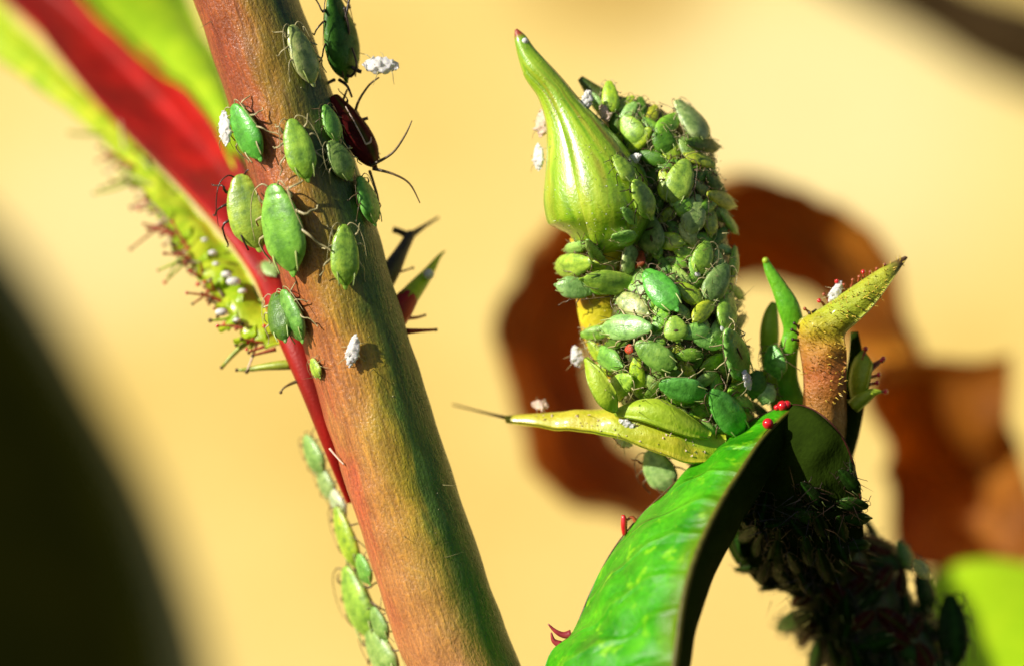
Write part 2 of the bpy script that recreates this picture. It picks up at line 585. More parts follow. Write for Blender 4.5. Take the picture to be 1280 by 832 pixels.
def put(name, geo, mat, parent=None):
    V, F, SD, FB = geo
    return link(name, V, F, mat, parent, SD, FB)


def add_hair(parent, pts, mat, tip=None, tip_r=3.0, n=8, name='hair'):
    h = put(name, ptube(pts, n, 6), mat, parent)
    if tip is not None:
        a = pts[-1]
        V, F = ball(P(a[0], a[1], a[2]), tip_r / 100, 8, 6)
        g = link('gland', V, F, tip, None)
        g.parent = h
    return h


# ------------------------------------------------------------ the setting
bank_t = Vector((0, 0.6, 0.8))
V, F = [], []
for i in range(41):
    for j in range(41):
        x = (i - 20) * 16.0
        s = -85 + j * 9.0
        p = Vector((x, 88, 0)) + bank_t * s
        p += Vector((0, -0.8, 0.6)) * (0.5 * noise.noise(p * 0.12))
        V.append(p)
for i in range(40):
    for j in range(40):
        F.append((i * 41 + j, (i + 1) * 41 + j, (i + 1) * 41 + j + 1, i * 41 + j + 1))
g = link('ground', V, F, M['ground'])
g['kind'] = 'structure'
g['label'] = 'sunlit sandy yellow ground, far out of focus behind the rose'

# far things
A = [Pg(x, y, 1.6) for x, y in ((-150, 160), (-40, 275), (24, 372), (84, 476), (140, 580), (180, 690), (208, 800), (222, 950))]
B = [Pg(x, y, 4.0) for x, y in ((-420, 260), (-420, 340), (-420, 420), (-410, 520), (-400, 620), (-390, 740), (-380, 860), (-370, 980))]
o = put('broad_leaf', loft(A, B, 30, 10, 0.05, 0.3), M['dark_leaf'])
tag(o, 'very dark blurred leaf edge filling the lower left corner', 'leaf')
o = put('tree_branch', ptube([(940, -130, 62, 44), (1085, -42, 60, 48), (1190, 14, 59, 50), (1290, 58, 58, 52), (1400, 110, 58, 56)], 24, 14, 0.2, 0.3), M['branch'])
tag(o, 'dark blurred branch crossing the upper right corner', 'branch')

# the curled dry leaf, a rolled band behind the bud
def band(specs, y0, dy, nu, nv, cx, cy):
    s = spline(specs, nu)          # angle, inner radius, outer radius
    A, B = [], []
    for k, (a, ri, ro) in enumerate(s):
        ri += 26 * noise.noise(Vector((k * 0.11, 3.7, 0))) + 9 * noise.noise(Vector((k * 0.42, 1.1, 0)))
        ro += 16 * noise.noise(Vector((k * 0.13, 8.2, 0))) + 7 * noise.noise(Vector((k * 0.5, 5.5, 0)))
        A.append(P(cx + ro * math.cos(R(a)), cy - ro * math.sin(R(a)), y0))
        B.append(P(cx + ri * math.cos(R(a)), cy - ri * math.sin(R(a)), y0 + dy))
    return A, B
A, B = band([(-86, 180, 214), (-98, 172, 228), (-112, 164, 238), (-135, 148, 250), (-160, 142, 252), (-188, 140, 250), (-210, 138, 238), (-235, 118, 226), (-260, 98, 221),
             (-280, 92, 222), (-302, 108, 230), (-325, 136, 240), (-348, 172, 249), (-366, 194, 254)], 12.5, 2.6, 90, 12, 882, 440)
r = root('curled_dry_leaf', (A[45] + B[45]) / 2, 'dry brown leaf curled into an open ring behind the bud', 'dry leaf')
put('blade', loft(A, B, 110, 22, -0.16, 0.08, 0.5, 0.7), M['dry'], r)
put('leaf_vein', tube([a.lerp(b, 0.5) + Vector((0, 0.1, 0)) for a, b in zip(A, B)], [0.08] * len(A), 8), M['dry'], r)
A = [P(x, y, 11.0) for x, y in ((1082, 500), (1098, 455), (1160, 448), (1215, 452), (1252, 446), (1262, 440))]
B = [P(x, y, 11.5) for x, y in ((1118, 680), (1130, 704), (1165, 712), (1210, 716), (1270, 712), (1310, 690))]
r = root('dry_leaf', (A[2] + B[2]) / 2, 'folded brown dry leaf with a squared end, right of the spiky bracts', 'dry leaf')
# two slopes meeting at a crease
Mid = [P(x, y, d) for x, y, d in ((1104, 590, 11.4), (1122, 580, 12.4), (1160, 590, 13.0), (1205, 600, 12.8), (1252, 590, 12.0), (1275, 560, 11.5))]
put('upper_fold', loft(A, Mid, 40, 20, 0.06, 0.08, 0.45, 0.9, True), M['dry'], r)
put('lower_fold', loft(Mid, B, 40, 20, 0.05, 0.08, 0.45, 0.9, True), M['dry'], r)

A = [P(x, y, 9.5) for x, y in ((1160, 720), (1200, 704), (1245, 700), (1300, 708), (1400, 730))]
B = [P(x, y, 6.0) for x, y in ((1120, 900), (1170, 960), (1240, 980), (1320, 960), (1420, 900))]
r = root('lime_leaf', (A[2] + B[2]) / 2, 'bright lime green leaf blurred in the lower right corner', 'leaf')
put('blade', loft(A, B, 24, 12, 0.04, 0.06, 0.1, 0.5), M['lime_leaf'], r)
put('midrib', tube([a.lerp(b, 0.5) + Vector((0, 0.12, 0)) for a, b in zip(spline(A, 8), [0] * 8)] if False else
                   [Vector(a).lerp(Vector(b), 0.5) + Vector((0, 0.3, -0.3)) for a, b in zip(spline(A, 10), spline(B, 10))], [0.07] * 10, 8), M['lime_leaf'], r)

# ------------------------------------------------------------ main stem
HOST = {}
def host(key, geo):
    HOST.setdefault(key, []).append((geo[0], geo[1]))

stem_pts = [(225, -230, 0, 58), (268, -110, 0, 60), (308, 0, 0, 62), (356, 140, 0, 64), (400, 280, 0, 67), (452, 450, 0, 65), (506, 620, 0, 66),
            (556, 770, 0, 67), (580, 832, 0, 66), (625, 950, 0, 66), (670, 1080, 0, 66)]
sg = ptube(stem_pts, 260, 72, 0.035, 2.2)
stem = root('rose_cane', P(580, 832), 'thick red-brown rose cane with green right flank, crossing the left half', 'stem')
o = put('stem_skin', sg, M['stem'], stem)
o.data.name = 'stem_skin'
host('stem', sg)
# bristles on the right flank
b = put('bristle', ptube([(478, 352, 0.5, 15), (490, 335, 0.6, 12), (503, 312, 0.8, 8), (514, 292, 1.0, 6)], 14, 8), M['bristle_dark'], stem)
b['label'] = 'dark forked bristle, the upper of the two'
for e in ([(512, 296, 1.0, 5), (500, 290, 1.0, 4), (491, 287, 1.0, 4)], [(514, 294, 1.0, 5), (532, 282, 1.3, 2.5), (548, 272, 1.6, 1.5)]):
    q = put('bristle_fork', ptube(e, 8, 6), M['bristle_dark']); q.parent = b; q.location = (0, 0, 0)
b = put('bristle', ptube([(488, 400, 0.3, 16), (502, 382, 0.4, 14), (520, 360, 0.6, 11), (536, 340, 0.8, 7), (548, 322, 1.0, 3), (556, 314, 1.1, 1)], 16, 8), M['green_wing'], stem)
b['label'] = 'green tipped bristle with red base and a white drop'
q = put('bristle_base', ptube([(488, 402, 0.28, 18), (500, 386, 0.38, 16.5), (511, 371, 0.5, 13)], 8, 10), M['petiole']); q.parent = b
V, F = ball(P(536, 343, 0.6), 0.07, 12, 8)
q = link('drop_glint', V, F, M['white']); q.parent = b
b = add_hair(stem, [(508, 414, 0.2, 4), (525, 413, 0.3, 2.5), (545, 412, 0.4, 1.6)], M['petiole'], M['dark_hair'], 2.4, name='bristle')
for pts in ([(500, 398, 0.3, 3), (520, 397, 0.5, 2), (531, 394, 0.6, 1.4)], [(478, 345, 0.4, 2), (500, 340, 0.6, 1.5), (516, 335, 0.8, 1)]):
    add_hair(stem, pts, M['rust_gland'], M['dark_hair'], 2.0, name='bristle')
random.seed(3)

# ------------------------------------------------------------ red petiole with its green wings
pet = root('red_leaf_stalk', P(395, 520), 'blurred red leaf stalk with green fringed margins running into the stem', 'leaf stalk')
cen = spline([(-190, -190, 10.5, 38), (-80, -110, 9.4, 38), (60, 0, 7.8, 38), (112, 52, 6.6, 43), (158, 102, 5.5, 47), (206, 152, 4.4, 47), (254, 204, 3.2, 43), (290, 252, 2.1, 36),
              (315, 300, 1.5, 25), (336, 345, 1.0, 18), (352, 390, 0.5, 17), (370, 432, 0.3, 18), (390, 485, 0.20, 15), (412, 550, 0.26, 11), (426, 592, 0.38, 8), (438, 625, 0.55, 6)], 110)
path = [P(a, b, c) for a, b, c, r_ in cen]
rad = [r_ / 100 * (D + c) / D for a, b, c, r_ in cen]
fr = frames(path)
V, F, SD, FB = [], [], [], []
seg = 64
ln = 0
for i, (p, r_) in enumerate(zip(path, rad)):
    tn, rt, ft = fr[i]
    if i:
        ln += (p - path[i - 1]).length
    g_ = min(1.0, max(0.0, 1.9 - i / 38))         # the channel fades out where the stalk joins the cane
    for j in range(seg):
        a = 2 * math.pi * j / seg
        ca, sa = math.cos(a), math.sin(a)
        if sa > 0:                                  # the upper face sinks to a V between two raised lips
            x = ca - 0.22
            vee = 1.5 * math.sqrt(x * x + 0.016) - 0.95
            lipfall = max(0.0, (abs(ca) - 0.88) / 0.12)
            sa = sa * (1 - g_) + g_ * (vee * (1 - lipfall) + 0.0 * lipfall)
        d = rt * ca + ft * sa
        V.append(p + d * r_)
        SD.append((0.5 + 0.5 * math.cos(a), i / 109, 0))
        FB.append((math.cos(a) * r_, math.sin(a) * r_, ln))
for i in range(len(path) - 1):
    for j in range(seg):
        k = (j + 1) % seg
        F.append((i * seg + j, i * seg + k, (i + 1) * seg + k, (i + 1) * seg + j))
link('stalk', V, F, M['petiole'], pet, SD, FB)
host('petiole', (V, F))
A = [P(*v) for v in ((60, -60, 7.6), (120, 20, 6.6), (185, 78, 5.4), (238, 120, 4.2), (285, 185, 2.8), (312, 235, 2.2))]
B = [P(*v) for v in ((225, -120, 9.0), (232, -20, 8.0), (252, 40, 6.6), (276, 85, 5.2), (290, 140, 3.8), (315, 215, 2.8))]
put('stipule', loft(A, B, 26, 10, 0.1, 0.06, 0.1, 1.0), M['lime_wing'], pet)
wing_red = [(-170, -130, 10.0), (-60, -55, 8.8), (30, 38, 7.3), (80, 90, 6.2), (128, 140, 5.1), (180, 194, 3.3), (228, 246, 2.4), (276, 300, 1.6), (310, 345, 1.1), (336, 395, 0.6), (350, 430, 0.4)]
wing_out = [(-200, -60, 9.8), (-80, 28, 8.6), (-4, 74, 7.1), (52, 114, 6.0), (106, 155, 5.0), (158, 208, 3.2), (194, 260, 2.2), (230, 312, 1.4), (260, 358, 0.95), (298, 405, 0.6), (335, 434, 0.4)]
A = [P(*v) for v in wing_red]
B = [P(*v) for v in spline(wing_out, 90)]
rv = random.Random(8)
for q in range(40, 90):                       # jagged outer edge
    B[q] += Vector((-1, 0, -0.6)) * 0.10 * max(0, noise.noise(Vector((q * 0.37, 2.2, 0)))) * 2.2
put('stipule', loft(A, B, 90, 8, 0.12, 0.04, 0.10, 3.0), M['green_wing'], pet)
# lobes and fringe hairs of the left margin
for (x0, y0, d), (dx, dy), w_ in (((306, 372, 0.75), (-36, 6), 20), ((300, 392, 0.65), (-26, 16), 15), ((282, 345, 0.95), (-24, 8), 13), ((262, 318, 1.25), (-20, 4), 10),
                                 ((240, 290, 1.6), (-22, 2), 9), ((322, 412, 0.5), (-30, 10), 9), ((214, 262, 2.1), (-18, 4), 8)):
    pa, pb = [], []
    for q in range(7):
        u = q / 6
        hw_ = w_ * (0.9 - 0.85 * u) * (0.8 + 0.35 * math.sin(q * 2.6))
        cx, cy = x0 + dx * u, y0 + dy * u + 6 * math.sin(u * 2)
        pa.append(P(cx + 0.3 * hw_, cy - hw_, d + 0.05))
        pb.append(P(cx - 0.2 * hw_, cy + hw_, d - 0.1))
    put('lobe', loft(pa, pb, 16, 6, 0.2, 0.03), M['green_wing'], pet)
fringe = [
    ([(222, 245, 2.4, 4.5), (195, 235, 2.5, 3.5), (170, 222, 2.6, 2.5), (148, 212, 2.8, 2)], 'green_hair', None, 0),
    ([(268, 332, 1.5, 3), (252, 337, 1.5, 2), (238, 340, 1.5, 1.6)], 'dark_hair', 'dark_hair', 3),
    ([(240, 300, 1.7, 3), (228, 294, 1.8, 2), (220, 290, 1.8, 1.8)], 'dark_hair', 'dark_hair', 3),
    ([(215, 262, 2.1, 3), (210, 268, 2.1, 2), (200, 272, 2.1, 1.6)], 'rust_gland', 'rust_gland', 3),
    ([(262, 325, 1.5, 3), (250, 318, 1.5, 2.5)], 'rust_gland', 'rust_gland', 4),
    ([(342, 418, 0.45, 4.5), (322, 423, 0.5, 4), (303, 432, 0.5, 3.5), (288, 446, 0.5, 2.8), (277, 459, 0.5, 2)], 'green_hair', 'dark_hair', 2.5),
    ([(368, 455, 0.3, 6.5), (350, 456, 0.3, 6), (330, 458, 0.35, 4.5), (312, 461, 0.4, 3), (296, 462, 0.4, 1.5)], 'green_hair', 'dark_hair', 2.5),
    ([(345, 436, 0.3, 3), (330, 440, 0.3, 2), (316, 444, 0.3, 1.3)], 'rust_gland', 'dark_hair', 2.4),
    ([(285, 385, 0.8, 3), (272, 380, 0.8, 2), (262, 376, 0.8, 1.5)], 'dark_hair', 'dark_hair', 3),
    ([(282, 375, 0.8, 3), (276, 366, 0.8, 2), (272, 360, 0.9, 1.5)], 'dark_hair', 'dark_hair', 2.5),
    ([(190, 215, 2.9, 3), (176, 196, 3.0, 2), (168, 188, 3.0, 2)], 'green_hair', 'rust_gland', 3),
    ([(380, 474, 0.15, 2.2), (366, 478, 0.15, 2), (355, 484, 0.1, 1.2), (351, 490, 0.1, 1)], 'dark_hair', 'dark_hair', 2.2),
    ([(130, 168, 4.0, 3), (105, 168, 4.0, 2), (85, 166, 4.0, 2)], 'green_hair', None, 0),
    ([(412, 560, -0.2, 1.5), (424, 574, -0.3, 1.2), (430, 580, -0.35, 1)], 'pink_white', None, 0),
]
wo = spline(wing_out, 120)
for q in range(80):
    k = rv.randrange(56, 118)
    x, y, d = wo[k]
    x += rv.uniform(0, 14)
    y += rv.uniform(-4, 4)
    an = rv.gauss(3.35, 0.6)
    L_ = rv.uniform(12, 24) if q % 3 else rv.uniform(28, 58)
    x1, y1 = x + math.cos(an) * L_, y - math.sin(an) * L_
    m1 = rv.choice(('green_hair', 'lime_wing', 'rust_gland', 'pink_white', 'pink_white', 'red_hair'))
    fringe.append(([(x, y, d, 2.2), ((x + x1) / 2, (y + y1) / 2 + rv.uniform(-3, 3), d - 0.05, 1.6), (x1, y1, d - 0.1, 1.1)], m1, rv.choice(('rust_gland', 'dark_hair', 'red_gland')), rv.uniform(1.8, 3.0)))
for pts, m1, m2, tr in fringe:
    add_hair(pet, pts, M[m1], M[m2] if m2 else None, tr)
for x, y, d, r_ in ((266, 316, 1.0, 5), (292, 352, 0.7, 8), (283, 343, 0.75, 6), (303, 364, 0.6, 5), (277, 390, 0.4, 7), (256, 300, 1.2, 4), (270, 330, 0.9, 4), (296, 400, 0.4, 4)):
    V, F = ball(P(x, y, d), (r_ / 100 * 1.2, r_ / 100, r_ / 140))
    link('drop_glint', V, F, M['white'], pet)  # white beads standing in for glints on the fringe

# ------------------------------------------------------------ the flower bud
bud = root('rose_bud', P(746, 312), 'pointed yellow-green rose bud with striped sepals and a red tip', 'flower bud')
bpts = [(645, 37, 0, 1.5), (650, 49, 0, 7), (657, 67, 0, 11), (669, 88, 0, 16), (689, 113, 0, 18), (705, 142, 0, 24), (719, 172, 0, 36), (732, 206, 0, 51),
        (742, 240, 0, 62), (750, 270, 0, 62), (751, 292, 0, 47), (748, 309, 0, 27), (747, 319, 0, 6)]
bs = spline(bpts, 60)
bpath = [P(a, b, c) for a, b, c, r_ in bs]
brad = [r_ / 100 for a, b, c, r_ in bs]
core = tube(bpath, [r_ * 0.96 for r_ in brad], 40)
put('bud_core', core, M['bud'], bud)
host('bud', core)
bfr = frames(bpath)
for k, (ac, half, i0, lift) in enumerate(((66, 46, 0, 0.085), (148, 56, 14, 0.02), (215, 46, 16, 0.02), (290, 46, 16, 0.01), (10, 52, 12, 0.035))):
    V, F, SD, FB = [], [], [], []
    nv = 22
    ln = 0
    for i in range(i0, 60):
        p, r_ = bpath[i], brad[i]
        tn, rt, ft = bfr[i]
        ln += 0.06
        nar = min(1.0, 0.35 + 1.2 * (i - i0) / 20) if i0 else 1.0 + 1.6 * max(0, (16 - i) / 16)
        for j in range(nv):
            s = j / (nv - 1)
            a = R(ac + (2 * s - 1) * half * nar)
            e = 1 - (2 * s - 1) ** 4
            rr = r_ * (0.97 + 0.03 * e + 0.014 * math.exp(-((s - 0.5) / 0.09) ** 2)) + (0.012 + lift) * (0.35 + 0.65 * e) * min(1, r_ * 3) * min(1.0, (60 - i) / 9)
            V.append(p + (rt * math.cos(a) + ft * math.sin(a)) * rr)
            SD.append((s + k * 3.1, i / 59, 0))
            FB.append((math.cos(a) * r_, math.sin(a) * r_, ln))
    n_ = 60 - i0
    for i in range(n_ - 1):
        for j in range(nv - 1):
            F.append((i * nv + j, i * nv + j + 1, (i + 1) * nv + j + 1, (i + 1) * nv + j))
    link('sepal', V, F, M['bud'], bud, SD, FB)
    host('bud', (V, F))
V, F = ball(P(656, 52, -0.08), 0.045)
link('drop_glint', V, F, M['white'], bud)

# ------------------------------------------------------------ shoot and flower stalk below the bud
shoot = root('rose_shoot', P(960, 640, 0.6), 'green rose shoot beneath the crowd of aphids, behind the pointed bud', 'shoot')
sh = ptube([(725, 98, 0.35, 4), (755, 128, 0.4, 16), (800, 165, 0.45, 36), (838, 215, 0.5, 50), (846, 280, 0.5, 55), (846, 340, 0.5, 66), (838, 400, 0.5, 82),
            (840, 450, 0.5, 84), (865, 500, 0.55, 66), (905, 550, 0.6, 50), (950, 600, 0.7, 48)], 60, 40, 0.12, 1.6)
put('shoot_body', sh, M['shoot'], shoot)
host('shoot', sh)
st = ptube([(749, 300, 0.2, 36), (748, 335, 0.25, 30), (748, 380, 0.3, 28), (764, 430, 0.35, 30), (805, 482, 0.38, 30), (860, 540, 0.4, 34)], 40, 30, 0.05, 1.5)
put('flower_stalk', st, M['stalk'], shoot)
host('shoot', st)
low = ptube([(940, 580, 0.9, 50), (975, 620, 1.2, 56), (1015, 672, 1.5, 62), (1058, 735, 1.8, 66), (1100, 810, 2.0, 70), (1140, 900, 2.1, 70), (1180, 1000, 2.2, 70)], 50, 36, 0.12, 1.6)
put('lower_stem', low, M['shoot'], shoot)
host('low', low)

# yellow bract pointing left
br = root('yellow_bract', P(890, 550, 0.1), 'narrow yellow bract pointing left below the aphid crowd', 'bract')
A = [P(*v) for v in ((630, 521, 0.5), (690, 517, 0.35), (750, 512, 0.2), (800, 508, 0.05), (850, 522, 0), (905, 540, 0))]
B = [P(*v) for v in ((632, 526, 0.4), (690, 535, 0.1), (750, 541, -0.15), (810, 560, -0.3), (860, 578, -0.3), (905, 575, -0.2))]
gb = loft(A, B, 60, 16, 0.24, 0.04, 0.05, 4)
put('blade', gb, M['bract'], br)
host('bract', gb)
A = [P(*v) for v in ((768, 512, -0.15), (800, 500, -0.25), (830, 500, -0.3), (862, 520, -0.3), (888, 540, -0.25))]
B = [P(*v) for v in ((770, 520, -0.2), (800, 525, -0.4), (830, 535, -0.45), (860, 545, -0.4), (885, 548, -0.3))]
q = put('lobe', loft(A, B, 18, 8, 0.3, 0.04), M['lime_sepal'], br)
q['label'] = 'lime green lobe on top of the yellow bract'
add_hair(br, [(634, 522, 0.5, 2.5), (605, 515, 1.0, 1.5), (566, 505, 1.6, 1.2)], M['dark_hair'])
A = [P(*v) for v in ((733, 446, -0.25), (752, 462, -0.4), (770, 490, -0.4), (772, 512, -0.3))]
B = [P(*v) for v in ((732, 450, -0.2), (735, 478, -0.35), (748, 505, -0.4), (765, 515, -0.3))]
o = put('leaflet', loft(A, B, 18, 8, 0.2, 0.04), M['lime_sepal'])
tag(o, 'small lime leaflet standing upright above the yellow bract', 'leaflet')
host('shoot', loft(A, B, 18, 8, 0.2, 0.04))

# orange bract with red glands on the right
ob = root('spiky_bract', P(1030, 505, 0), 'orange and yellow bract with red gland hairs and a bent brown tip', 'bract')
A = [P(*v) for v in ((1008, 575, 0.3), (1004, 520, 0.1), (1004, 470, 0), (999, 430, 0), (998, 402, 0.0), (1022, 388, -0.05), (1055, 366, -0.1), (1090, 343, -0.1), (1130, 321, 0))]
B = [P(*v) for v in ((1056, 575, 0.3), (1058, 520, 0.1), (1058, 470, -0.1), (1058, 440, -0.15), (1056, 418, -0.2), (1072, 402, -0.25), (1092, 382, -0.25), (1110, 358, -0.2), (1134, 323, 0))]
go = loft(A, B, 50, 14, 0.28, 0.05, 0.05, 4)
put('blade', go, M['orange_bract'], ob)
host('obract', go)
random.seed(11)
FV, FF = [], []
bvh_o = BVHTree.FromPolygons(go[0], go[1])
cam_p = Vector((0, -D, 0))
for i in range(520):
    k = random.random()
    x, y = random.uniform(996, 1130), random.uniform(322, 505)
    dr = (P(x, y) - cam_p).normalized()
    h = bvh_o.ray_cast(cam_p, dr)
    if h[0] is None:
        continue
    nn = h[1] if h[1].dot(dr) < 0 else -h[1]
    d = (nn + Vector((random.uniform(-.5, .5), 0, random.uniform(-.2, .7)))).normalized()
    sd_ = d.orthogonal().normalized()
    l_ = random.uniform(0.04, 0.09)
    b0 = len(FV)
    e2 = d.cross(sd_)
    FV += [h[0] + sd_ * 0.008, h[0] - sd_ * 0.004 + e2 * 0.007, h[0] - sd_ * 0.004 - e2 * 0.007, h[0] + d * l_]
    FF += [(b0, b0 + 1, b0 + 3), (b0 + 1, b0 + 2, b0 + 3), (b0 + 2, b0, b0 + 3)]
fz = link('fuzz', FV, FF, mat_plain('golden_fuzz', (0.60, 0.42, 0.06), 0.4), ob, smooth=False)
fz['kind'] = 'stuff'
for x0, y0, x1, y1, m in ((1048, 372, 1046, 352, 'red'), (1030, 382, 1024, 376, 'red'), (1062, 362, 1066, 350, 'rust'), (1078, 352, 1079, 340, 'red'), (1092, 344, 1096, 336, 'rust'),
                          (1070, 357, 1074, 346, 'rust'), (1084, 348, 1088, 340, 'rust'), (1012, 392, 1006, 386, 'rust'), (1036, 379, 1030, 368, 'rust'), (1020, 388, 1012, 391, 'dark'),
                          (1000, 412, 993, 404, 'dark'), (999, 418, 990, 412, 'dark'), (1000, 425, 991, 424, 'dark'), (1056, 367, 1055, 356, 'rust'), (1100, 339, 1106, 331, 'rust')):
    mm = {'red': M['red_gland'], 'rust': M['rust_gland'], 'dark': M['dark_leg']}[m]
    add_hair(ob, [(x0, y0, -0.05, 2.2), ((x0 + x1) / 2 + 1, (y0 + y1) / 2, -0.08, 1.6), (x1, y1, -0.1, 1.2)], M['rust_gland'] if m != 'dark' else M['dark_leg'], mm, 3.0 if m == 'red' else 2.3)

sp = root('green_sepal', P(992, 450, 0.2), 'bright green pointed sepal tip left of the spiky orange bract', 'sepal')
gs = ptube([(957, 326, 0.1, 4), (963, 340, 0.1, 7), (974, 360, 0.1, 10), (986, 385, 0.1, 14), (992, 412, 0.15, 13), (985, 440, 0.2, 12), (985, 480, 0.3, 14), (1000, 520, 0.4, 14)], 34, 16, 0.05, 3, flat=0.6)
put('sepal_blade', gs, M['sepal_green'], sp)
host('sepals', gs)
V, F = ball(P(957, 326, 0.1), 0.045)
link('sepal_tip', V, F, M['lime_sepal'], sp)
sp = root('small_sepal', P(962, 440, 0.5), 'short pale green sepal beside the bright green pointed sepal', 'sepal')
gs = ptube([(968, 378, 0.45, 4), (964, 392, 0.45, 9), (962, 412, 0.45, 12), (962, 438, 0.5, 12), (968, 470, 0.5, 14), (985, 530, 0.6, 16)], 24, 14, 0.08, 3, flat=0.7)
put('sepal_blade', gs, M['lime_sepal'], sp)
host('sepals', gs)

rb = root('right_bract', P(1070, 530, 0.4), 'small lime bract with long red tipped gland hairs', 'bract')
A = [P(*v) for v in ((1078, 438, 0.3), (1068, 450, 0.3), (1063, 466, 0.3), (1063, 484, 0.35), (1070, 505, 0.4))]
B = [P(*v) for v in ((1081, 440, 0.3), (1090, 452, 0.15), (1088, 466, 0.1), (1084, 484, 0.1), (1076, 508, 0.2))]
put('blade', loft(A, B, 20, 8, 0.25, 0.05), M['lime_sepal'], rb)
put('spike', ptube([(1066, 508, 0.2, 9), (1080, 496, 0.15, 9), (1092, 490, 0.1, 5), (1102, 489, 0.1, 1.5)], 12, 8), M['lime_sepal'], rb)
for x0, y0, x1, y1 in ((1078, 450, 1082, 436), (1086, 458, 1104, 448), (1085, 466, 1102, 450), (1085, 472, 1098, 468), (1094, 490, 1107, 489), (1086, 480, 1096, 478)):
    add_hair(rb, [(x0, y0, 0.15, 2.4), ((x0 + x1) / 2, (y0 + y1) / 2, 0.2, 2), (x1, y1, 0.2, 1.8)], M['rust_gland'], M['red_gland'], 3.4)
# dark strip standing in for the shadow side of the orange bract
q = ptube([(1068, 415, 0.35, 5), (1070, 450, 0.4, 10), (1066, 490, 0.5, 16), (1050, 540, 0.6, 24), (1020, 620, 0.7, 30)], 20, 14, 0.05, 2)
o = put('shade_strip', q, M['shade_leaf'])
tag(o, 'dark strip standing for the shaded side of the spiky orange bract', 'shoot')

# ------------------------------------------------------------ front leaf
leaf = root('rose_leaf', P(990, 508, 0), 'glossy green rose leaf folded along its rib, lower centre front', 'leaf')
Lf = [P(*v) for v in ((990, 505, -0.1), (955, 517, -0.05), (915, 540, 0.0), (880, 572, 0.0), (840, 606, -0.05), (795, 650, -0.1), (764, 690, -0.15), (738, 740, -0.25),
                      (716, 790, -0.35), (690, 815, -0.45), (665, 880, -0.6))]
Rg = [P(*v) for v in ((994, 508, -0.15), (972, 528, -0.5), (950, 552, -0.8), (928, 585, -1.05), (904, 622, -1.3), (882, 665, -1.55), (866, 705, -1.75), (854, 750, -1.95),
                      (847, 800, -2.1), (842, 840, -2.2), (836, 890, -2.3))]
Bk = [P(*v) for v in ((996, 510, -0.1), (984, 540, -0.3), (972, 575, -0.5), (950, 615, -0.6), (925, 655, -0.75), (906, 690, -0.95), (892, 720, -1.1), (880, 755, -1.3),
                      (868, 800, -1.5), (861, 840, -1.6), (852, 890, -1.7))]
gl = loft(Lf, Rg, 90, 30, 0.10, 0.016, 0.09, 2.2)
put('blade', gl, M['leaf'], leaf)
q = put('blade', loft(Rg, Bk, 60, 8, 0.1, 0.016, 0.03, 2.5), M['shade_leaf'], leaf)
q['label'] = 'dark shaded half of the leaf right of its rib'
put('midrib', tube([Vector(v) for v in spline(Rg, 50)], [0.024 + 0.0004 * i for i in range(50)], 10), mat_plain('leaf_rib', (0.09, 0.085, 0.006), 0.5, 0.3), leaf)
edge_pts = spline([tuple(v) for v in Lf], 60)
put('leaf_edge', tube([Vector(v) for v in edge_pts], [0.009] * 60, 6), mat_plain('leaf_margin', (0.12, 0.05, 0.01), 0.4), leaf)
for pts in ([(714, 792, -0.35, 6), (704, 793, -0.35, 4), (694, 788, -0.35, 2.6), (685, 779, -0.35, 0.8)], [(700, 805, -0.4, 5), (692, 800, -0.4, 3), (689, 790, -0.4, 1)]):
    put('leaf_tooth', ptube(pts, 10, 8), mat_plain('red_tooth', (0.32, 0.03, 0.04), 0.35), leaf)
add_hair(leaf, [(781, 668, -0.15, 3), (780, 658, -0.15, 4), (780, 650, -0.15, 4), (779, 643, -0.15, 2)], M['red_gland'], None, name='leaf_tooth')
add_hair(leaf, [(795, 652, -0.1, 3), (790, 646, -0.1, 2), (783, 650, -0.1, 1.5)], M['rust_gland'], None, name='leaf_tooth')
for x, y, r_ in ((960, 529, 7), (978, 507, 7), (971, 509, 4), (984, 505, 5)):
    V, F = ball(P(x, y, -0.62 if x < 965 else -0.25), r_ / 100)
    link('gland', V, F, M['red_gland'], leaf)

# the arched shaded leaflet over the dark stem
A = [P(*v) for v in ((978, 506, -0.05), (1005, 507, -0.45), (1032, 522, -0.75), (1054, 548, -0.75), (1068, 584, -0.6), (1076, 625, -0.4))]
B = [P(*v) for v in ((925, 560, 0.1), (900, 620, 0.5), (915, 690, 0.9), (970, 738, 1.1), (1035, 738, 1.1), (1078, 680, 0.6))]
sl = root('shaded_leaflet', (A[2] + B[2]) / 2, 'dark shaded leaflet arching over the aphid covered lower stem', 'leaflet')
gsl = loft(A, B, 40, 24, 0.10, 0.03, 0.10, 3.0)
put('blade', gsl, M['shade_leaf'], sl)
put('leaf_edge', tube([Vector(v) for v in spline(A, 30)], [0.010] * 30, 6), mat_plain('red_leaf_margin', (0.06, 0.010, 0.008), 0.6, 0.2), sl)
host('low2', gsl)
host('low2', low)

BV = {k: BVHTree.FromPolygons([v for V, F in L for v in V],
                              [tuple(i + off for i in f) for (V, F), off in zip(L, [sum(len(a[0]) for a in L[:q]) for q in range(len(L))]) for f in F])
      for k, L in HOST.items()}

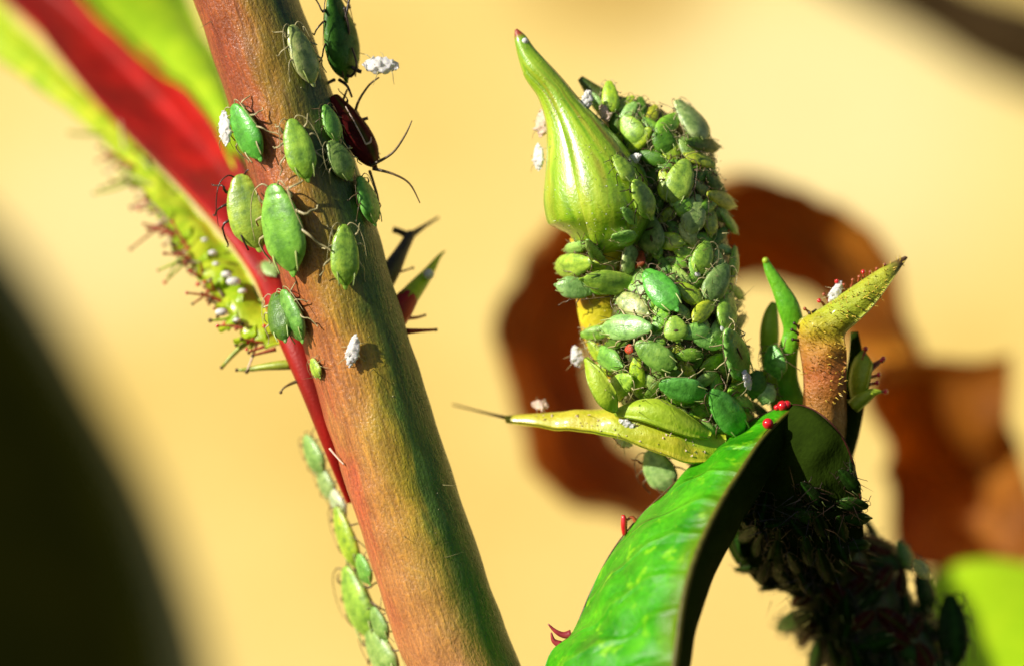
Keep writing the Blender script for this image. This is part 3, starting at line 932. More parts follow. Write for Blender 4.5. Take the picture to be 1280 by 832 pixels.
# ------------------------------------------------------------ aphids
def lathe_body(prof, nr=34, seg=20, crumple=0.0, seed=0, creases=True):
    """Pear shaped body: head at +Y, back at +Z, one unit long, standing on z = 0."""
    s = spline(prof, nr)              # t, half width, back height, belly depth, centre z
    V, F, SD = [], [], []
    for i, (tt, hw, up, dn, cz) in enumerate(s):
        hw = max(hw, 0.004)
        cr = 1 - 0.005 * (0.5 + 0.5 * math.cos(tt * 2 * math.pi * 10.5)) if creases and 0.1 < tt < 0.9 else 1
        for j in range(seg):
            a = 2 * math.pi * j / seg
            ca, sa = math.cos(a), math.sin(a)
            x = hw * ca * cr
            z = cz + (up * cr if sa > 0 else dn) * (abs(sa) ** 0.85) * (1 if sa > 0 else -1)
            if sa > 0.0:
                z -= 0.018 * math.exp(-(ca / 0.12) ** 2) * min(1, up * 6)       # shallow furrow along the back
            v = Vector((x, 0.5 - tt, z))
            v += Vector((0.5 * ca, 0, sa)) * (0.010 * noise.noise(Vector((x, tt, z)) * 9 + Vector((seed * 3.1, 0, 0))) + 0.006 * noise.noise(Vector((x, tt, z)) * 20 + Vector((0, seed * 2.3, 0)))) * min(1, hw * 7)
            if crumple:
                v += Vector((noise.noise(v * 7 + Vector((seed, 0, 0))), noise.noise(v * 7 + Vector((0, seed, 5))), noise.noise(v * 6 + Vector((3, 0, seed))))) * crumple
            V.append(v)
            SD.append(((a / 6.2832 + 0.25) % 1.0, tt, 0))
    for i in range(nr - 1):
        for j in range(seg):
            k = (j + 1) % seg
            F.append((i * seg + j, (i + 1) * seg + j, (i + 1) * seg + k, i * seg + k))
    F.append(tuple(range(seg)))
    F.append(tuple((nr - 1) * seg + j for j in range(seg - 1, -1, -1)))
    return V, F, SD

PROF = [(0.0, 0.028, 0.02, 0.02, 0.14), (0.02, 0.070, 0.045, 0.045, 0.14), (0.055, 0.105, 0.062, 0.06, 0.142), (0.095, 0.125, 0.073, 0.065, 0.145), (0.125, 0.138, 0.078, 0.068, 0.147),
        (0.165, 0.166, 0.094, 0.075, 0.15), (0.26, 0.208, 0.116, 0.09, 0.155), (0.40, 0.24, 0.14, 0.11, 0.16), (0.54, 0.25, 0.155, 0.12, 0.16), (0.68, 0.242, 0.15, 0.11, 0.16),
        (0.79, 0.190, 0.118, 0.09, 0.155), (0.87, 0.124, 0.086, 0.06, 0.15), (0.915, 0.075, 0.06, 0.04, 0.15), (0.935, 0.05, 0.04, 0.028, 0.152), (0.965, 0.04, 0.03, 0.025, 0.16), (1.0, 0.018, 0.014, 0.012, 0.17)]
PROF2 = [(0.0, 0.04, 0.02, 0.02, 0.15), (0.02, 0.10, 0.06, 0.05, 0.15), (0.07, 0.140, 0.08, 0.06, 0.152), (0.13, 0.168, 0.096, 0.07, 0.158), (0.18, 0.205, 0.117, 0.08, 0.16), (0.28, 0.25, 0.15, 0.09, 0.165),
         (0.44, 0.295, 0.19, 0.11, 0.17), (0.60, 0.31, 0.205, 0.12, 0.17), (0.75, 0.275, 0.185, 0.11, 0.17), (0.86, 0.19, 0.14, 0.08, 0.165), (0.92, 0.10, 0.08, 0.045, 0.165), (0.945, 0.05, 0.045, 0.03, 0.165),
         (1.0, 0.018, 0.016, 0.012, 0.175)]


def local_tube(pts, n, seg=5):
    s = spline(pts, n)
    return tube([Vector(p[:3]) for p in s], [p[3] for p in s], seg)


def mesh_of(name, geo, mat):
    me = bpy.data.meshes.new(name)
    me.from_pydata([tuple(v) for v in geo[0]], [], geo[1])
    me.polygons.foreach_set('use_smooth', [True] * len(me.polygons))
    if len(geo) > 2 and geo[2]:
        a = me.attributes.new('side', 'FLOAT_VECTOR', 'POINT')
        a.data.foreach_set('vector', [c for v in geo[2] for c in v])
    me.materials.append(mat)
    return me

BODY = {'slim': [mesh_of('aphid_body', lathe_body(PROF, 40, 26, 0, q), M['aphid']) for q in range(4)], 'plump': [mesh_of('aphid_body', lathe_body(PROF2, 40, 26, 0, q), M['aphid']) for q in range(3)]}
LEGS = {}
for mk in ('straw', 'brown_leg', 'dark_leg'):
    for var in range(3):
        L = []
        rv = random.Random(var * 7 + 1)
        for sgn in (-1, 1):
            for y0, yk, ye, xk, xe in ((0.30, 0.38, 0.50, 0.24, 0.29), (0.20, 0.17, 0.12, 0.31, 0.40), (0.08, -0.08, -0.30, 0.31, 0.38)):
                j1, j2, j3 = (rv.uniform(-0.05, 0.05) for _ in range(3))
                L.append(mesh_of('aphid_leg', local_tube([(sgn * 0.10, y0, 0.09, 0.020), (sgn * 0.2, (y0 + yk) / 2, 0.15, 0.021), (sgn * (xk + j1), yk + j2, 0.18, 0.014),
                                                          (sgn * (xk * 0.45 + xe * 0.55), (yk + ye) / 2, 0.09, 0.011), (sgn * (xe + j3), ye + j1, 0.008, 0.010),
                                                          (sgn * (xe + j3 + 0.02), ye + j1 * 1.3 + (0.03 if ye > 0 else -0.04), 0.0, 0.009)], 12), M[mk]))
        for sgn in (-1, 1):
            j1 = rv.uniform(-0.06, 0.06)
            L.append(mesh_of('aphid_antenna', local_tube([(sgn * 0.06, 0.48, 0.16, 0.012), (sgn * 0.12, 0.52, 0.20, 0.009), (sgn * (0.22 + j1 * .5), 0.44, 0.22, 0.007),
                                                          (sgn * (0.29 + j1), 0.2, 0.22, 0.006), (sgn * (0.33 + j1), -0.05, 0.18, 0.004)], 14), M[mk]))
        LEGS[(mk, var)] = L
CORN = {mk: [mesh_of('aphid_cornicle', local_tube([(s * 0.15, -0.20, 0.24, 0.018), (s * 0.145, -0.30, 0.265, 0.012), (s * 0.12, -0.44, 0.25, 0.011)], 8, 7), M[mk]) for s in (-1, 1)]
        for mk in ('straw', 'dark_leg', 'brown_leg', 'corn')}
EYES = []
for s in (-1, 1):
    V, F = ball((s * 0.078, 0.425, 0.17), 0.02, 8, 6)
    EYES.append(mesh_of('aphid_eye', (V, F), M['eye']))

cam_loc = Vector((0, -D, 0))


def shade(c, k=0.12):
    return tuple(max(0.004, v * (1 + random.uniform(-k, k))) for v in c) + (1.0,)


def hit(key, px, py):
    d = (P(px, py) - cam_loc).normalized()
    h = BV[key].ray_cast(cam_loc, d)
    if h[0] is None:
        return None
    n = h[1]
    if n.dot(d) > 0:
        n = -n
    return h[0], n


def pose(head, tail, key=None, y=None, normal=None, lift=0.0, minface=0.5):
    """World matrix of a one-unit-long creature lying on its host with head and tail at these pixels."""
    cx, cy = (head[0] + tail[0]) / 2, (head[1] + tail[1]) / 2
    pos = nn = None
    if key:
        h = hit(key, cx, cy)
        if h:
            pos, nn = h
    if pos is None:
        pos = P(cx, cy, 0 if y is None else y)
        nn = Vector((0, -1, 0))
    if y is not None:
        pos = P(cx, cy, y)
    if normal is not None:
        nn = Vector(normal).normalized()
    view = (cam_loc - pos).normalized()
    if nn.dot(view) < minface and normal is None:
        side = (nn - view * nn.dot(view))
        side = side.normalized() if side.length > 1e-5 else Vector((1, 0, 0))
        nn = (view * minface + side * math.sqrt(1 - minface ** 2)).normalized()
    pos = pos + nn * lift

    def onplane(q):
        d = (P(*q) - cam_loc).normalized()
        return cam_loc + d * ((pos - cam_loc).dot(nn) / d.dot(nn))
    if abs(nn.dot(view)) > 0.3:
        f = onplane(head) - onplane(tail)
    else:
        f = P(head[0], head[1], pos.y) - P(tail[0], tail[1], pos.y)
        f = f - nn * f.dot(nn)
    ln = f.length
    f.normalize()
    rt = f.cross(nn).normalized()
    return pos, Matrix((rt, f, nn)).transposed(), ln


OCC_L = [gl, gsl, gb, go] + [core]
OCC = []
for geo in OCC_L:
    OCC.append((geo, BVHTree.FromPolygons(geo[0], geo[1])))


def covered(key, px, py, dist):
    d = (P(px, py) - cam_loc).normalized()
    for geo, b in OCC:
        if (key == 'low2' and geo is gsl) or (key == 'bract' and geo is gb):
            continue
        h = b.ray_cast(cam_loc, d)
        if h[0] is not None and h[3] < dist - 0.05:
            return True
    return False


APH = []                   # (object, px, py, colour word, host, label or None)
def aphid(head, tail, wid, col, label=None, key=None, y=None, normal=None, lift=0.0, legs='straw', corn='corn', body='slim', eyes=True, group=None, minface=0.5, var=None,
          name='aphid', parts=True, word='green', ant=True):
    pos, rot, ln = pose(head, tail, key, y, normal, lift, minface)
    base = 0.49 if body == 'slim' else 0.60
    wd = wid / 100 * (D + pos.y) / D / base
    ob = bpy.data.objects.new(name, random.choice(BODY[body]))
    C.objects.link(ob)
    ob.matrix_world = Matrix.Translation(pos) @ rot.to_4x4() @ Matrix.Diagonal((wd, ln, (wd * 0.6 + ln * 0.4) * 0.72, 1))
    ob.color = shade(col)
    tag(ob, label or 'x', 'aphid', group)
    if parts:
        v = random.randrange(3) if var is None else var
        ms = LEGS[(legs, v)] if ant else LEGS[(legs, v)][:6]
        for me in ms + CORN[corn] + (EYES if eyes else []):
            c_ = bpy.data.objects.new(me.name.split('.')[0].replace('aphid_', ''), me)
            C.objects.link(c_)
            c_.parent = ob
    APH.append((ob, (head[0] + tail[0]) / 2, (head[1] + tail[1]) / 2, word, key, label))
    return ob


SHADE_GREEN = (0.016, 0.042, 0.005)  # aphid green darkened to carry the shade on the lower stem
GREEN, YEL, PALE, DEEP, VIV, MINT, GREY = (0.18, 0.44, 0.06), (0.33, 0.52, 0.05), (0.36, 0.50, 0.15), (0.10, 0.22, 0.02), (0.12, 0.42, 0.05), (0.28, 0.48, 0.12), (0.24, 0.38, 0.09)
G1 = 'aphids on the thick red-brown stem'
aphid((360, 34), (388, 112), 37, PALE, 'pale whitish green aphid highest on the face of the thick stem', 'stem', group=G1, word='pale')
aphid((297, 130), (334, 201), 41, VIV, 'vivid green aphid on the left stem edge beside white flaky skin', 'stem', group=G1, corn='straw')
aphid((363, 150), (385, 230), 37, YEL, 'smooth yellow-green aphid in mid stem, above the biggest aphid', 'stem', group=G1)
aphid((403, 133), (419, 182), 27, GREEN, 'small green aphid tucked left of the maroon winged aphid', 'stem', group=G1, legs='brown_leg')
aphid((408, 178), (436, 229), 35, GREY, 'grey-green aphid just below the small one by the maroon aphid', 'stem', group=G1, legs='straw')
aphid((300, 219), (327, 316), 54, YEL, 'dark speckled yellow-green aphid overhanging the red leaf stalk', 'stem', group=G1, legs='dark_leg', corn='dark_leg')
aphid((349, 228), (376, 344), 60, GREEN, 'biggest aphid, smooth leaf green with a line down its back', 'stem', group=G1)
aphid((443, 222), (463, 286), 38, VIV, 'bluish green aphid clinging to the right stem edge with bent legs', 'stem', group=G1, legs='brown_leg')
aphid((428, 281), (430, 363), 36, YEL, 'slender light green aphid standing upright below the stem edge one', 'stem', group=G1)
aphid((360, 360), (387, 427), 42, GREEN, 'furrowed green aphid lowest on the left of the stem', 'stem', group=G1)
aphid((347, 368), (362, 430), 34, DEEP, 'dull green aphid half hidden behind the furrowed one', 'petiole', y=-0.25, normal=(-0.5, -0.8, 0.2), group=G1, legs='straw')
aphid((330, 330), (346, 349), 18, PALE, 'tiny blurred green aphid in the cleft beside the red stalk', 'petiole', group=G1, eyes=False)
aphid((392, 447), (404, 472), 20, YEL, 'tiny flat yellow-green aphid below the furrowed aphid', 'stem', group=G1, eyes=False)
# silhouettes at the right edge
aphid((408, -4), (424, 106), 58, (0.05, 0.15, 0.015), 'dark glossy green aphid hanging off the right stem edge at the top', None, y=0.05, normal=(0.8, -0.6, 0.05), group=G1,
      legs='dark_leg', corn='dark_leg', body='plump')
wa = aphid((411, 122), (466, 216), 40, (0.09, 0.010, 0.008), 'dark maroon winged aphid with a pinkish line, on the right stem edge', None, y=-0.05, normal=(0.62, -0.75, 0.2), group=G1,
           legs='dark_leg', corn='dark_leg', body='plump', word='maroon', ant=False)
m_ = wa.matrix_world.inverted()
for geo, mt, nm in ((local_tube([(0.02, 0.32, 0.30, 0.010), (-0.04, 0.12, 0.37, 0.014), (-0.09, -0.10, 0.41, 0.014), (-0.10, -0.16, 0.40, 0.012)], 14, 6), M['pink_white'], 'wing_vein'),
                    (local_tube([(-0.10, -0.16, 0.40, 0.012), (0.02, -0.17, 0.41, 0.013), (0.12, -0.13, 0.38, 0.008)], 10, 6), M['pink_white'], 'wing_vein')):
    c_ = bpy.data.objects.new(nm, mesh_of(nm, geo, mt)); C.objects.link(c_); c_.parent = wa
for pts in ([(464, 207, -0.1, 2.2), (490, 192, -0.2, 1.5), (506, 170, -0.2, 1.2), (515, 151, -0.2, 0.7)], [(466, 211, -0.1, 2.2), (492, 218, -0.2, 1.5), (512, 230, -0.2, 1.2), (525, 254, -0.2, 0.7)]):
    g_ = ptube(pts, 16, 6)
    c_ = link('antenna', [m_ @ v for v in g_[0]], g_[1], M['brown_leg']); c_.parent = wa
for pts in ([(444, 140, 0, 2), (449, 125, -0.1, 1.6), (462, 106, -0.1, 1.3), (474, 97, -0.1, 1)], [(452, 150, 0, 2), (460, 148, 0, 2.2)], [(428, 128, 0, 1.6), (434, 112, 0, 1.2)],
            [(462, 214, 0, 2), (468, 232, -0.1, 1.5), (473, 250, -0.1, 1.1), (474, 275, -0.1, 0.8)]):
    g_ = ptube(pts, 10, 6)
    c_ = link('leg', [m_ @ v for v in g_[0]], g_[1], M['brown_leg']); c_.parent = wa
m_ = wa.matrix_world.inverted()
dk = APH[-2][0]
md = dk.matrix_world.inverted()
for pts in ([(424, 40, 0, 2.4), (432, 22, -0.1, 1.8), (438, -10, -0.1, 1.4)], [(428, 55, 0, 2.4), (436, 40, -0.1, 1.8), (430, 8, -0.1, 1.3)],
            [(426, 88, 0, 2.6), (438, 96, -0.05, 2.0), (446, 82, -0.1, 1.6), (440, 60, -0.1, 1.2)], [(418, 100, 0, 2.4), (408, 106, -0.1, 1.8), (402, 118, -0.1, 1.4)],
            [(424, 100, 0, 2.4), (434, 108, -0.1, 1.7), (440, 122, -0.1, 1.3)], [(430, 78, 0, 2.2), (446, 88, -0.05, 2.6), (452, 90, -0.05, 2.4)]):
    g_ = ptube(pts, 12, 6)
    c_ = link('leg', [md @ v for v in g_[0]], g_[1], M['dark_leg']); c_.parent = dk
# lower left edge, a little behind the stem
G2 = 'blurred aphids along the lower left stem edge'
for h, t_, wd, col, lab, yy in (
        ((386, 542), (412, 592), 34, MINT, 'mint green blurred aphid, uppermost on the lower left stem edge', 1.0),
        ((402, 580), (424, 624), 30, PALE, 'pale aphid second from the top on the lower left stem edge', 0.95),
        ((416, 608), (438, 646), 26, (0.50, 0.56, 0.36), 'whitish little aphid above the bright lime one at the stem edge', 0.8),
        ((426, 630), (456, 712), 34, (0.36, 0.58, 0.03), 'bright lime narrow aphid pressed to the lower left stem edge', 0.7),
        ((452, 690), (468, 730), 28, GREEN, 'small green aphid wedged between the bright lime one and the large pale one', 0.45),
        ((440, 704), (478, 800), 54, YEL, 'large pale yellow-green blurred aphid near the foot of the stem', 0.8),
        ((470, 756), (490, 800), 30, GREY, 'greyish aphid tucked right of the large pale one at the stem foot', 0.4),
        ((466, 782), (508, 850), 50, MINT, 'green aphid cut by the bottom edge beside the stem foot', 0.55),
        ((512, 802), (540, 850), 30, VIV, 'small green aphid at the very foot of the stem', 0.0)):
    aphid(h, t_, wd, col, lab, None, y=yy, normal=(-0.75, -0.62, -0.2), group=G2, legs='brown_leg', word='pale')

# ------------------------------------------------------------ shed skins
def crumpled(q):
    V, F, SD = lathe_body([(a, b * 0.85, c_ * 0.6, d_ * 0.5, e) for a, b, c_, d_, e in PROF], 40, 26, 0, q, False)
    out = []
    for v in V:
        k = v * 9 + Vector((q * 4.7, q, 0))
        h = v * 22 + Vector((0, q * 3.3, q))
        v = v + noise.noise_vector(k) * 0.055 + noise.noise_vector(h) * 0.035
        if v.y < -0.1:
            v.x *= 1 + 1.4 * abs(noise.noise(Vector((v.y * 8, q, 0))))
        out.append(v)
    return out, F, SD


SKIN = [mesh_of('shed_body', crumpled(q), M['white']) for q in (1, 4, 9)]
SKINP = [mesh_of('shed_body', crumpled(q), M['pink_white']) for q in (2, 5)]
SLEG = []
for q in range(4):
    rv = random.Random(q)
    sg_ = -1 if q % 2 else 1
    SLEG.append(mesh_of('shed_leg', local_tube([(sg_ * 0.08, 0.2 - 0.12 * q, 0.12, 0.014), (sg_ * 0.25, 0.28 - 0.2 * q, 0.2, 0.012), (sg_ * 0.38, 0.3 - 0.25 * q, 0.08, 0.009), (sg_ * 0.45, 0.32 - 0.28 * q, 0.0, 0.006)], 10), M['straw']))


def skin(head, tail, wid, label, key=None, y=None, normal=None, pink=False, lift=0.02, dark=False, group='white shed aphid skins', minface=0.5):
    pos, rot, ln = pose(head, tail, key, y, normal, lift, minface)
    ob = bpy.data.objects.new('shed_skin', random.choice(SKINP if pink else SKIN))
    C.objects.link(ob)
    wd = wid / 100 / 0.42
    ob.matrix_world = Matrix.Translation(pos) @ rot.to_4x4() @ Matrix.Diagonal((wd, ln, wd, 1))
    tag(ob, label, 'shed skin', group)
    for me in SLEG:
        c_ = bpy.data.objects.new('leg', me)
        C.objects.link(c_)
        c_.parent = ob
    APH.append((ob, (head[0] + tail[0]) / 2, (head[1] + tail[1]) / 2, 'skin', key, label))
    return ob

skin((499, 86), (452, 88), 22, 'bright white shed skin jutting right from the top of the stem', None, 0.0, (0.1, -0.9, 0.4))
skin((284, 138), (290, 184), 17, 'flaky white shed skin on the left stem edge by the vivid green aphid', None, -0.35, (-0.6, -0.8, 0))
skin((446, 418), (438, 458), 15, 'grey-white shed skin lying alone on the bare lower stem', 'stem')

# ------------------------------------------------------------ the crowd on the shoot
G3 = 'aphids crowded on the shoot below the bud'
K = 'shoot'
listed = [
    ((857, 202), (838, 262), 35, YEL, 'clean yellow-green aphid, largest near the top right of the crowd', 0.12, 'slim'),
    ((818, 272), (828, 322), 36, GREY, 'grey-green aphid with dark marks, above the rust-red aphid', 0.15, 'plump'),
    ((770, 301), (774, 340), 32, PALE, 'round pale aphid with two black cornicles under the bud', 0.25, 'plump'),
    ((868, 246), (856, 298), 32, PALE, 'pale shiny aphid right of the grey-green marked one', 0.1, 'slim'),
    ((810, 346), (852, 398), 36, VIV, 'vivid sea-green aphid slanting below the rust-red aphid', 0.25, 'slim'),
    ((802, 356), (715, 346), 30, YEL, 'long yellow-green aphid lying level under the round pale one', 0.2, 'slim'),
    ((745, 326), (700, 334), 30, YEL, 'blurred yellowish aphid at the left rim just under the bud', 0.0, 'plump'),
    ((742, 364), (692, 356), 27, MINT, 'mint aphid at the left rim above the yellow stalk', 0.0, 'slim'),
    ((776, 374), (818, 398), 28, PALE, 'blurred pale aphid left of the vivid sea-green one', 0.15, 'slim'),
    ((826, 412), (760, 412), 32, MINT, 'long pale mint aphid lying level beside the yellow stalk', 0.2, 'slim'),
    ((902, 332), (872, 384), 32, GREY, 'grey-green aphid with white tail at the right flank', 0.15, 'slim'),
    ((880, 302), (866, 346), 28, YEL, 'small yellow-green aphid above the white tailed one', 0.1, 'slim'),
    ((902, 372), (890, 418), 34, YEL, 'lumpy yellow-green aphid below the white tailed one', 0.15, 'plump'),
    ((888, 410), (914, 474), 42, GREEN, 'green aphid with a dark slit over the white shed skin', 0.22, 'slim'),
    ((822, 470), (884, 482), 34, VIV, 'vivid green aphid lying level, left of the lowest vivid one', 0.25, 'slim'),
    ((878, 482), (920, 540), 38, VIV, 'vivid green aphid lowest in the crowd against the front leaf', 0.25, 'slim'),
    ((796, 426), (848, 458), 32, GREEN, 'green aphid slanting right of the small red dot aphid', 0.22, 'slim'),
    ((842, 396), (846, 430), 30, YEL, 'round yellow aphid with one dark dot on its back', 0.15, 'plump'),
    ((752, 436), (790, 458), 28, GREEN, 'green aphid left of the small red dot aphid', 0.12, 'slim'),
    ((800, 466), (768, 492), 30, YEL, 'dull yellow-green aphid right of the upright lime leaflet', 0.12, 'slim'),
    ((800, 204), (812, 250), 32, GREEN, 'glossy green aphid under the white skin on the bud shoulder', 0.12, 'slim'),
    ((836, 134), (874, 190), 44, PALE, 'pale aphid humped on the top of the shoot against the sky-bright ground', 0.12, 'plump'),
    ((846, 176), (866, 204), 26, GREY, 'greyish aphid just below the humped pale one', 0.1, 'plump'),
    ((748, 146), (776, 184), 28, (0.40, 0.42, 0.20), 'pinkish pale aphid in the notch between bud and shoot', 0.15, 'slim'),
    ((782, 146), (806, 182), 30, YEL, 'bright yellow-green aphid on the top of the shoot', 0.1, 'plump'),
    ((818, 160), (836, 196), 28, DEEP, 'deep green aphid between the bright one and the humped one', 0.08, 'slim'),
    ((788, 226), (812, 276), 34, YEL, 'yellow-green aphid clinging to the right side of the bud', None, 'slim'),
    ((766, 196), (790, 232), 26, YEL, 'small lime aphid on the bud left of the glossy green one', None, 'slim'),
]
def dab(ob, c_, rad_, mt, nm):
    V, F = ball(c_, rad_, 10, 6)
    o = bpy.data.objects.new(nm, mesh_of(nm, (V, F), mt))
    C.objects.link(o)
    o.parent = ob


for h, t_, wd, col, lab, lf, bd in listed:
    lg = random.choice(('straw', 'straw', 'brown_leg'))
    if lf is None:
        aphid(h, t_, wd, col, lab, 'bud', group=G3, legs='dark_leg', body=bd, lift=-0.01)
    else:
        a_ = aphid(h, t_, wd, col, lab, K, group=G3, lift=lf * 0.6, legs=lg, body=bd, corn='dark_leg' if 'black' in lab else 'corn')
        if 'slit' in lab:
            dab(a_, (-0.03, 0.05, 0.288), (0.028, 0.17, 0.02), M['dark_leg'], 'dark_slit')
        elif 'dark dot' in lab:
            dab(a_, (0.0, -0.05, 0.365), (0.06, 0.05, 0.015), M['bristle_dark'], 'dark_spot')
        elif 'dark marks' in lab:
            dab(a_, (0.05, 0.12, 0.345), (0.11, 0.03, 0.015), M['bristle_dark'], 'dark_spot')
            dab(a_, (0.06, -0.12, 0.365), (0.035, 0.09, 0.015), M['bristle_dark'], 'dark_spot')
        elif 'white tail' in lab:
            dab(a_, (0.0, -0.44, 0.17), (0.075, 0.08, 0.05), M['white'], 'pale_tail')
aphid((812, 320), (806, 343), 24, (0.30, 0.06, 0.02), 'rust-red round aphid among green ones below the bud', K, lift=0.15, group=G3, body='plump', legs='brown_leg', word='rust-red')
aphid((799, 430), (797, 443), 12, (0.60, 0.05, 0.02), 'tiny red dot aphid in the middle of the crowd', K, lift=0.2, group=G3, body='plump', legs='brown_leg', word='red')
skin((816, 186), (786, 206), 14, 'white shed skin on the shoulder where bud meets shoot', K, lift=0.3)
skin((735, 113), (731, 140), 14, 'white shed skin high on the slope of the bud', 'bud', lift=0.04)
skin((758, 130), (768, 152), 13, 'pinkish shed skin in the notch right of the bud slope', K, lift=0.15, pink=True)
skin((900, 462), (908, 487), 14, 'short white shed skin below the dark slit aphid', K, lift=0.32)
skin((718, 432), (724, 458), 16, 'blurred white shed skin at the left rim above the bract', K, y=0.4)
skin((683, 136), (681, 174), 17, 'pinkish blurred shed skin behind the left side of the bud, upper', None, 0.25, (-0.6, -0.8, 0), True)
skin((677, 180), (678, 214), 15, 'white blurred shed skin behind the left side of the bud, lower', None, 0.25, (-0.6, -0.8, 0))
skin((786, 500), (808, 516), 16, 'whitish shed skin resting above the yellow bract', K, lift=0.3)
skin((766, 540), (790, 556), 16, 'blurred white shed skin hanging under the yellow bract', None, 0.4, (0, -1, 0))
skin((664, 508), (686, 512), 14, 'pinkish blurred shed skin on the far tip of the yellow bract', None, 0.5, (0, -0.8, 0.6), True)
skin((1050, 352), (1036, 380), 13, 'white shed skin sitting among the red hairs of the spiky bract', 'obract', lift=0.05)
aphid((812, 560), (842, 614), 40, (0.28, 0.5, 0.16), 'pale mint aphid hanging below the yellow bract behind the leaf', None, y=0.45, normal=(-0.3, -0.9, -0.2), group=G3, legs='brown_leg', corn='brown_leg')
# right flank of the crowd, by the sepals
for h, t_, wd, col, lab in (((968, 430), (978, 474), 34, GREEN, 'green aphid under the short pale sepal'),
                            ((948, 462), (940, 500), 28, DEEP, 'deep green aphid in the gap left of the sepals'),
                            ((962, 478), (952, 506), 26, PALE, 'small pale aphid at the foot of the sepals, above the leaf tip')):
    aphid(h, t_, wd, col, lab, 'sepals', y=0.1, group=G3, legs='brown_leg')


def inside(poly, x, y):
    c_ = False
    n_ = len(poly)
    for i in range(n_):
        x1, y1 = poly[i]
        x2, y2 = poly[(i + 1) % n_]
        if (y1 > y) != (y2 > y) and x < (x2 - x1) * (y - y1) / (y2 - y1) + x1:
            c_ = not c_
    return c_


def crowd(poly, key, gap, sizes, cols, group, seed, legs, lift=(-0.04, 0.1), tries=4000, lean=None):
    random.seed(seed)
    for _ in range(tries):
        x = random.uniform(min(p[0] for p in poly), max(p[0] for p in poly))
        y = random.uniform(min(p[1] for p in poly), max(p[1] for p in poly))
        if not inside(poly, x, y):
            continue
        if any(math.hypot(x - a[1], y - a[2]) < gap for a in APH):
            continue
        hh = hit(key, x, y)
        if not hh or covered(key, x, y, (hh[0] - cam_loc).length):
            continue
        L = random.uniform(*sizes)
        an = random.gauss(lean, 0.9) if lean is not None else random.uniform(0, 6.28)
        h = (x + math.cos(an) * L / 2, y - math.sin(an) * L / 2)
        t_ = (x - math.cos(an) * L / 2, y + math.sin(an) * L / 2)
        cw, col = random.choice(cols)
        aphid(h, t_, L * random.uniform(0.44, 0.56), col, None, key, lift=random.uniform(*lift), group=group, legs=random.choice(legs), body=random.choice(('slim', 'slim', 'slim', 'plump')),
              eyes=False, minface=0.35, word=cw)

COLS = [('green', (0.24, 0.50, 0.03)), ('yellow-green', (0.42, 0.58, 0.025)), ('pale green', (0.42, 0.56, 0.12)), ('yellow-green', (0.46, 0.60, 0.03)), ('green', (0.20, 0.46, 0.03)), ('mint green', (0.30, 0.54, 0.10)), ('dark green', DEEP)]
crowd([(735, 115), (790, 130), (850, 160), (885, 190), (900, 260), (930, 340), (945, 430), (945, 520), (900, 560), (850, 530), (790, 500), (760, 470), (760, 440), (790, 400), (770, 340), (800, 300), (800, 220)],
      'shoot', 13, (26, 46), COLS, G3, 21, ('straw', 'brown_leg', 'brown_leg'), lean=1.9)
crowd([(775, 185), (815, 225), (818, 290), (795, 312), (765, 318), (700, 312), (705, 298), (755, 296), (785, 270), (788, 230)], 'bud', 22, (26, 42), COLS[:6], G3, 44, ('brown_leg', 'straw', 'dark_leg'), lean=1.8, lift=(-0.03, 0.0))
crowd([(700, 318), (790, 318), (800, 345), (780, 362), (705, 362)], 'shoot', 15, (30, 44), COLS[:3] + COLS[5:], G3, 40, ('straw', 'brown_leg'), lean=3.0)
crowd([(735, 405), (800, 405), (800, 480), (765, 470)], 'shoot', 16, (28, 42), COLS, G3, 41, ('straw', 'brown_leg'), lean=2.6)
G4 = 'shaded aphids on the lower stem'
aphid((1184, 742), (1190, 838), 40, SHADE_GREEN, 'shade-darkened green aphid standing clear before the lime leaf', None, y=1.7, normal=(0.2, -0.95, 0.1), group=G4, legs='dark_leg', corn='dark_leg', word='dark')
aphid((1142, 714), (1158, 768), 34, SHADE_GREEN, 'shade-darkened green aphid on the rim left of the lime leaf', None, y=1.6, normal=(0.7, -0.7, 0.1), group=G4, legs='brown_leg', word='dark')
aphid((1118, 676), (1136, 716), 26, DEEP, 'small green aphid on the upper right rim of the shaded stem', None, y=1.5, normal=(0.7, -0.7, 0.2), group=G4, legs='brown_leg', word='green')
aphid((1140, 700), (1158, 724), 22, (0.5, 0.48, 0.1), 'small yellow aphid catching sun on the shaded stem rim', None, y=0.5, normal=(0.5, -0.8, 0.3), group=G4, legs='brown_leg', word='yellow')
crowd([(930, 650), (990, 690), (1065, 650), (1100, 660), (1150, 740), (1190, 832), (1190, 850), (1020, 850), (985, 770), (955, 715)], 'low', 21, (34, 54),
      [('dark green', SHADE_GREEN), ('dark green', (0.026, 0.062, 0.007)), ('shade-blackened green', (0.010, 0.022, 0.003)), ('red-brown', (0.06, 0.010, 0.006))], G4, 5, ('dark_leg', 'dark_leg', 'brown_leg'), lean=2.0)  # greens hold the shade of the lower stem in their colour

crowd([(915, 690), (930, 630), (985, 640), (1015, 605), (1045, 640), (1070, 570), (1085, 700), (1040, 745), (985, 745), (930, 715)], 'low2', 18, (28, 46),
      [('dark green', SHADE_GREEN), ('dark green', (0.026, 0.062, 0.007)), ('shade-blackened green', (0.010, 0.022, 0.003))], G4, 6, ('brown_leg', 'dark_leg'), lean=2.0, lift=(-0.06, 0.0))  # greens darkened for the shade around the leaflet

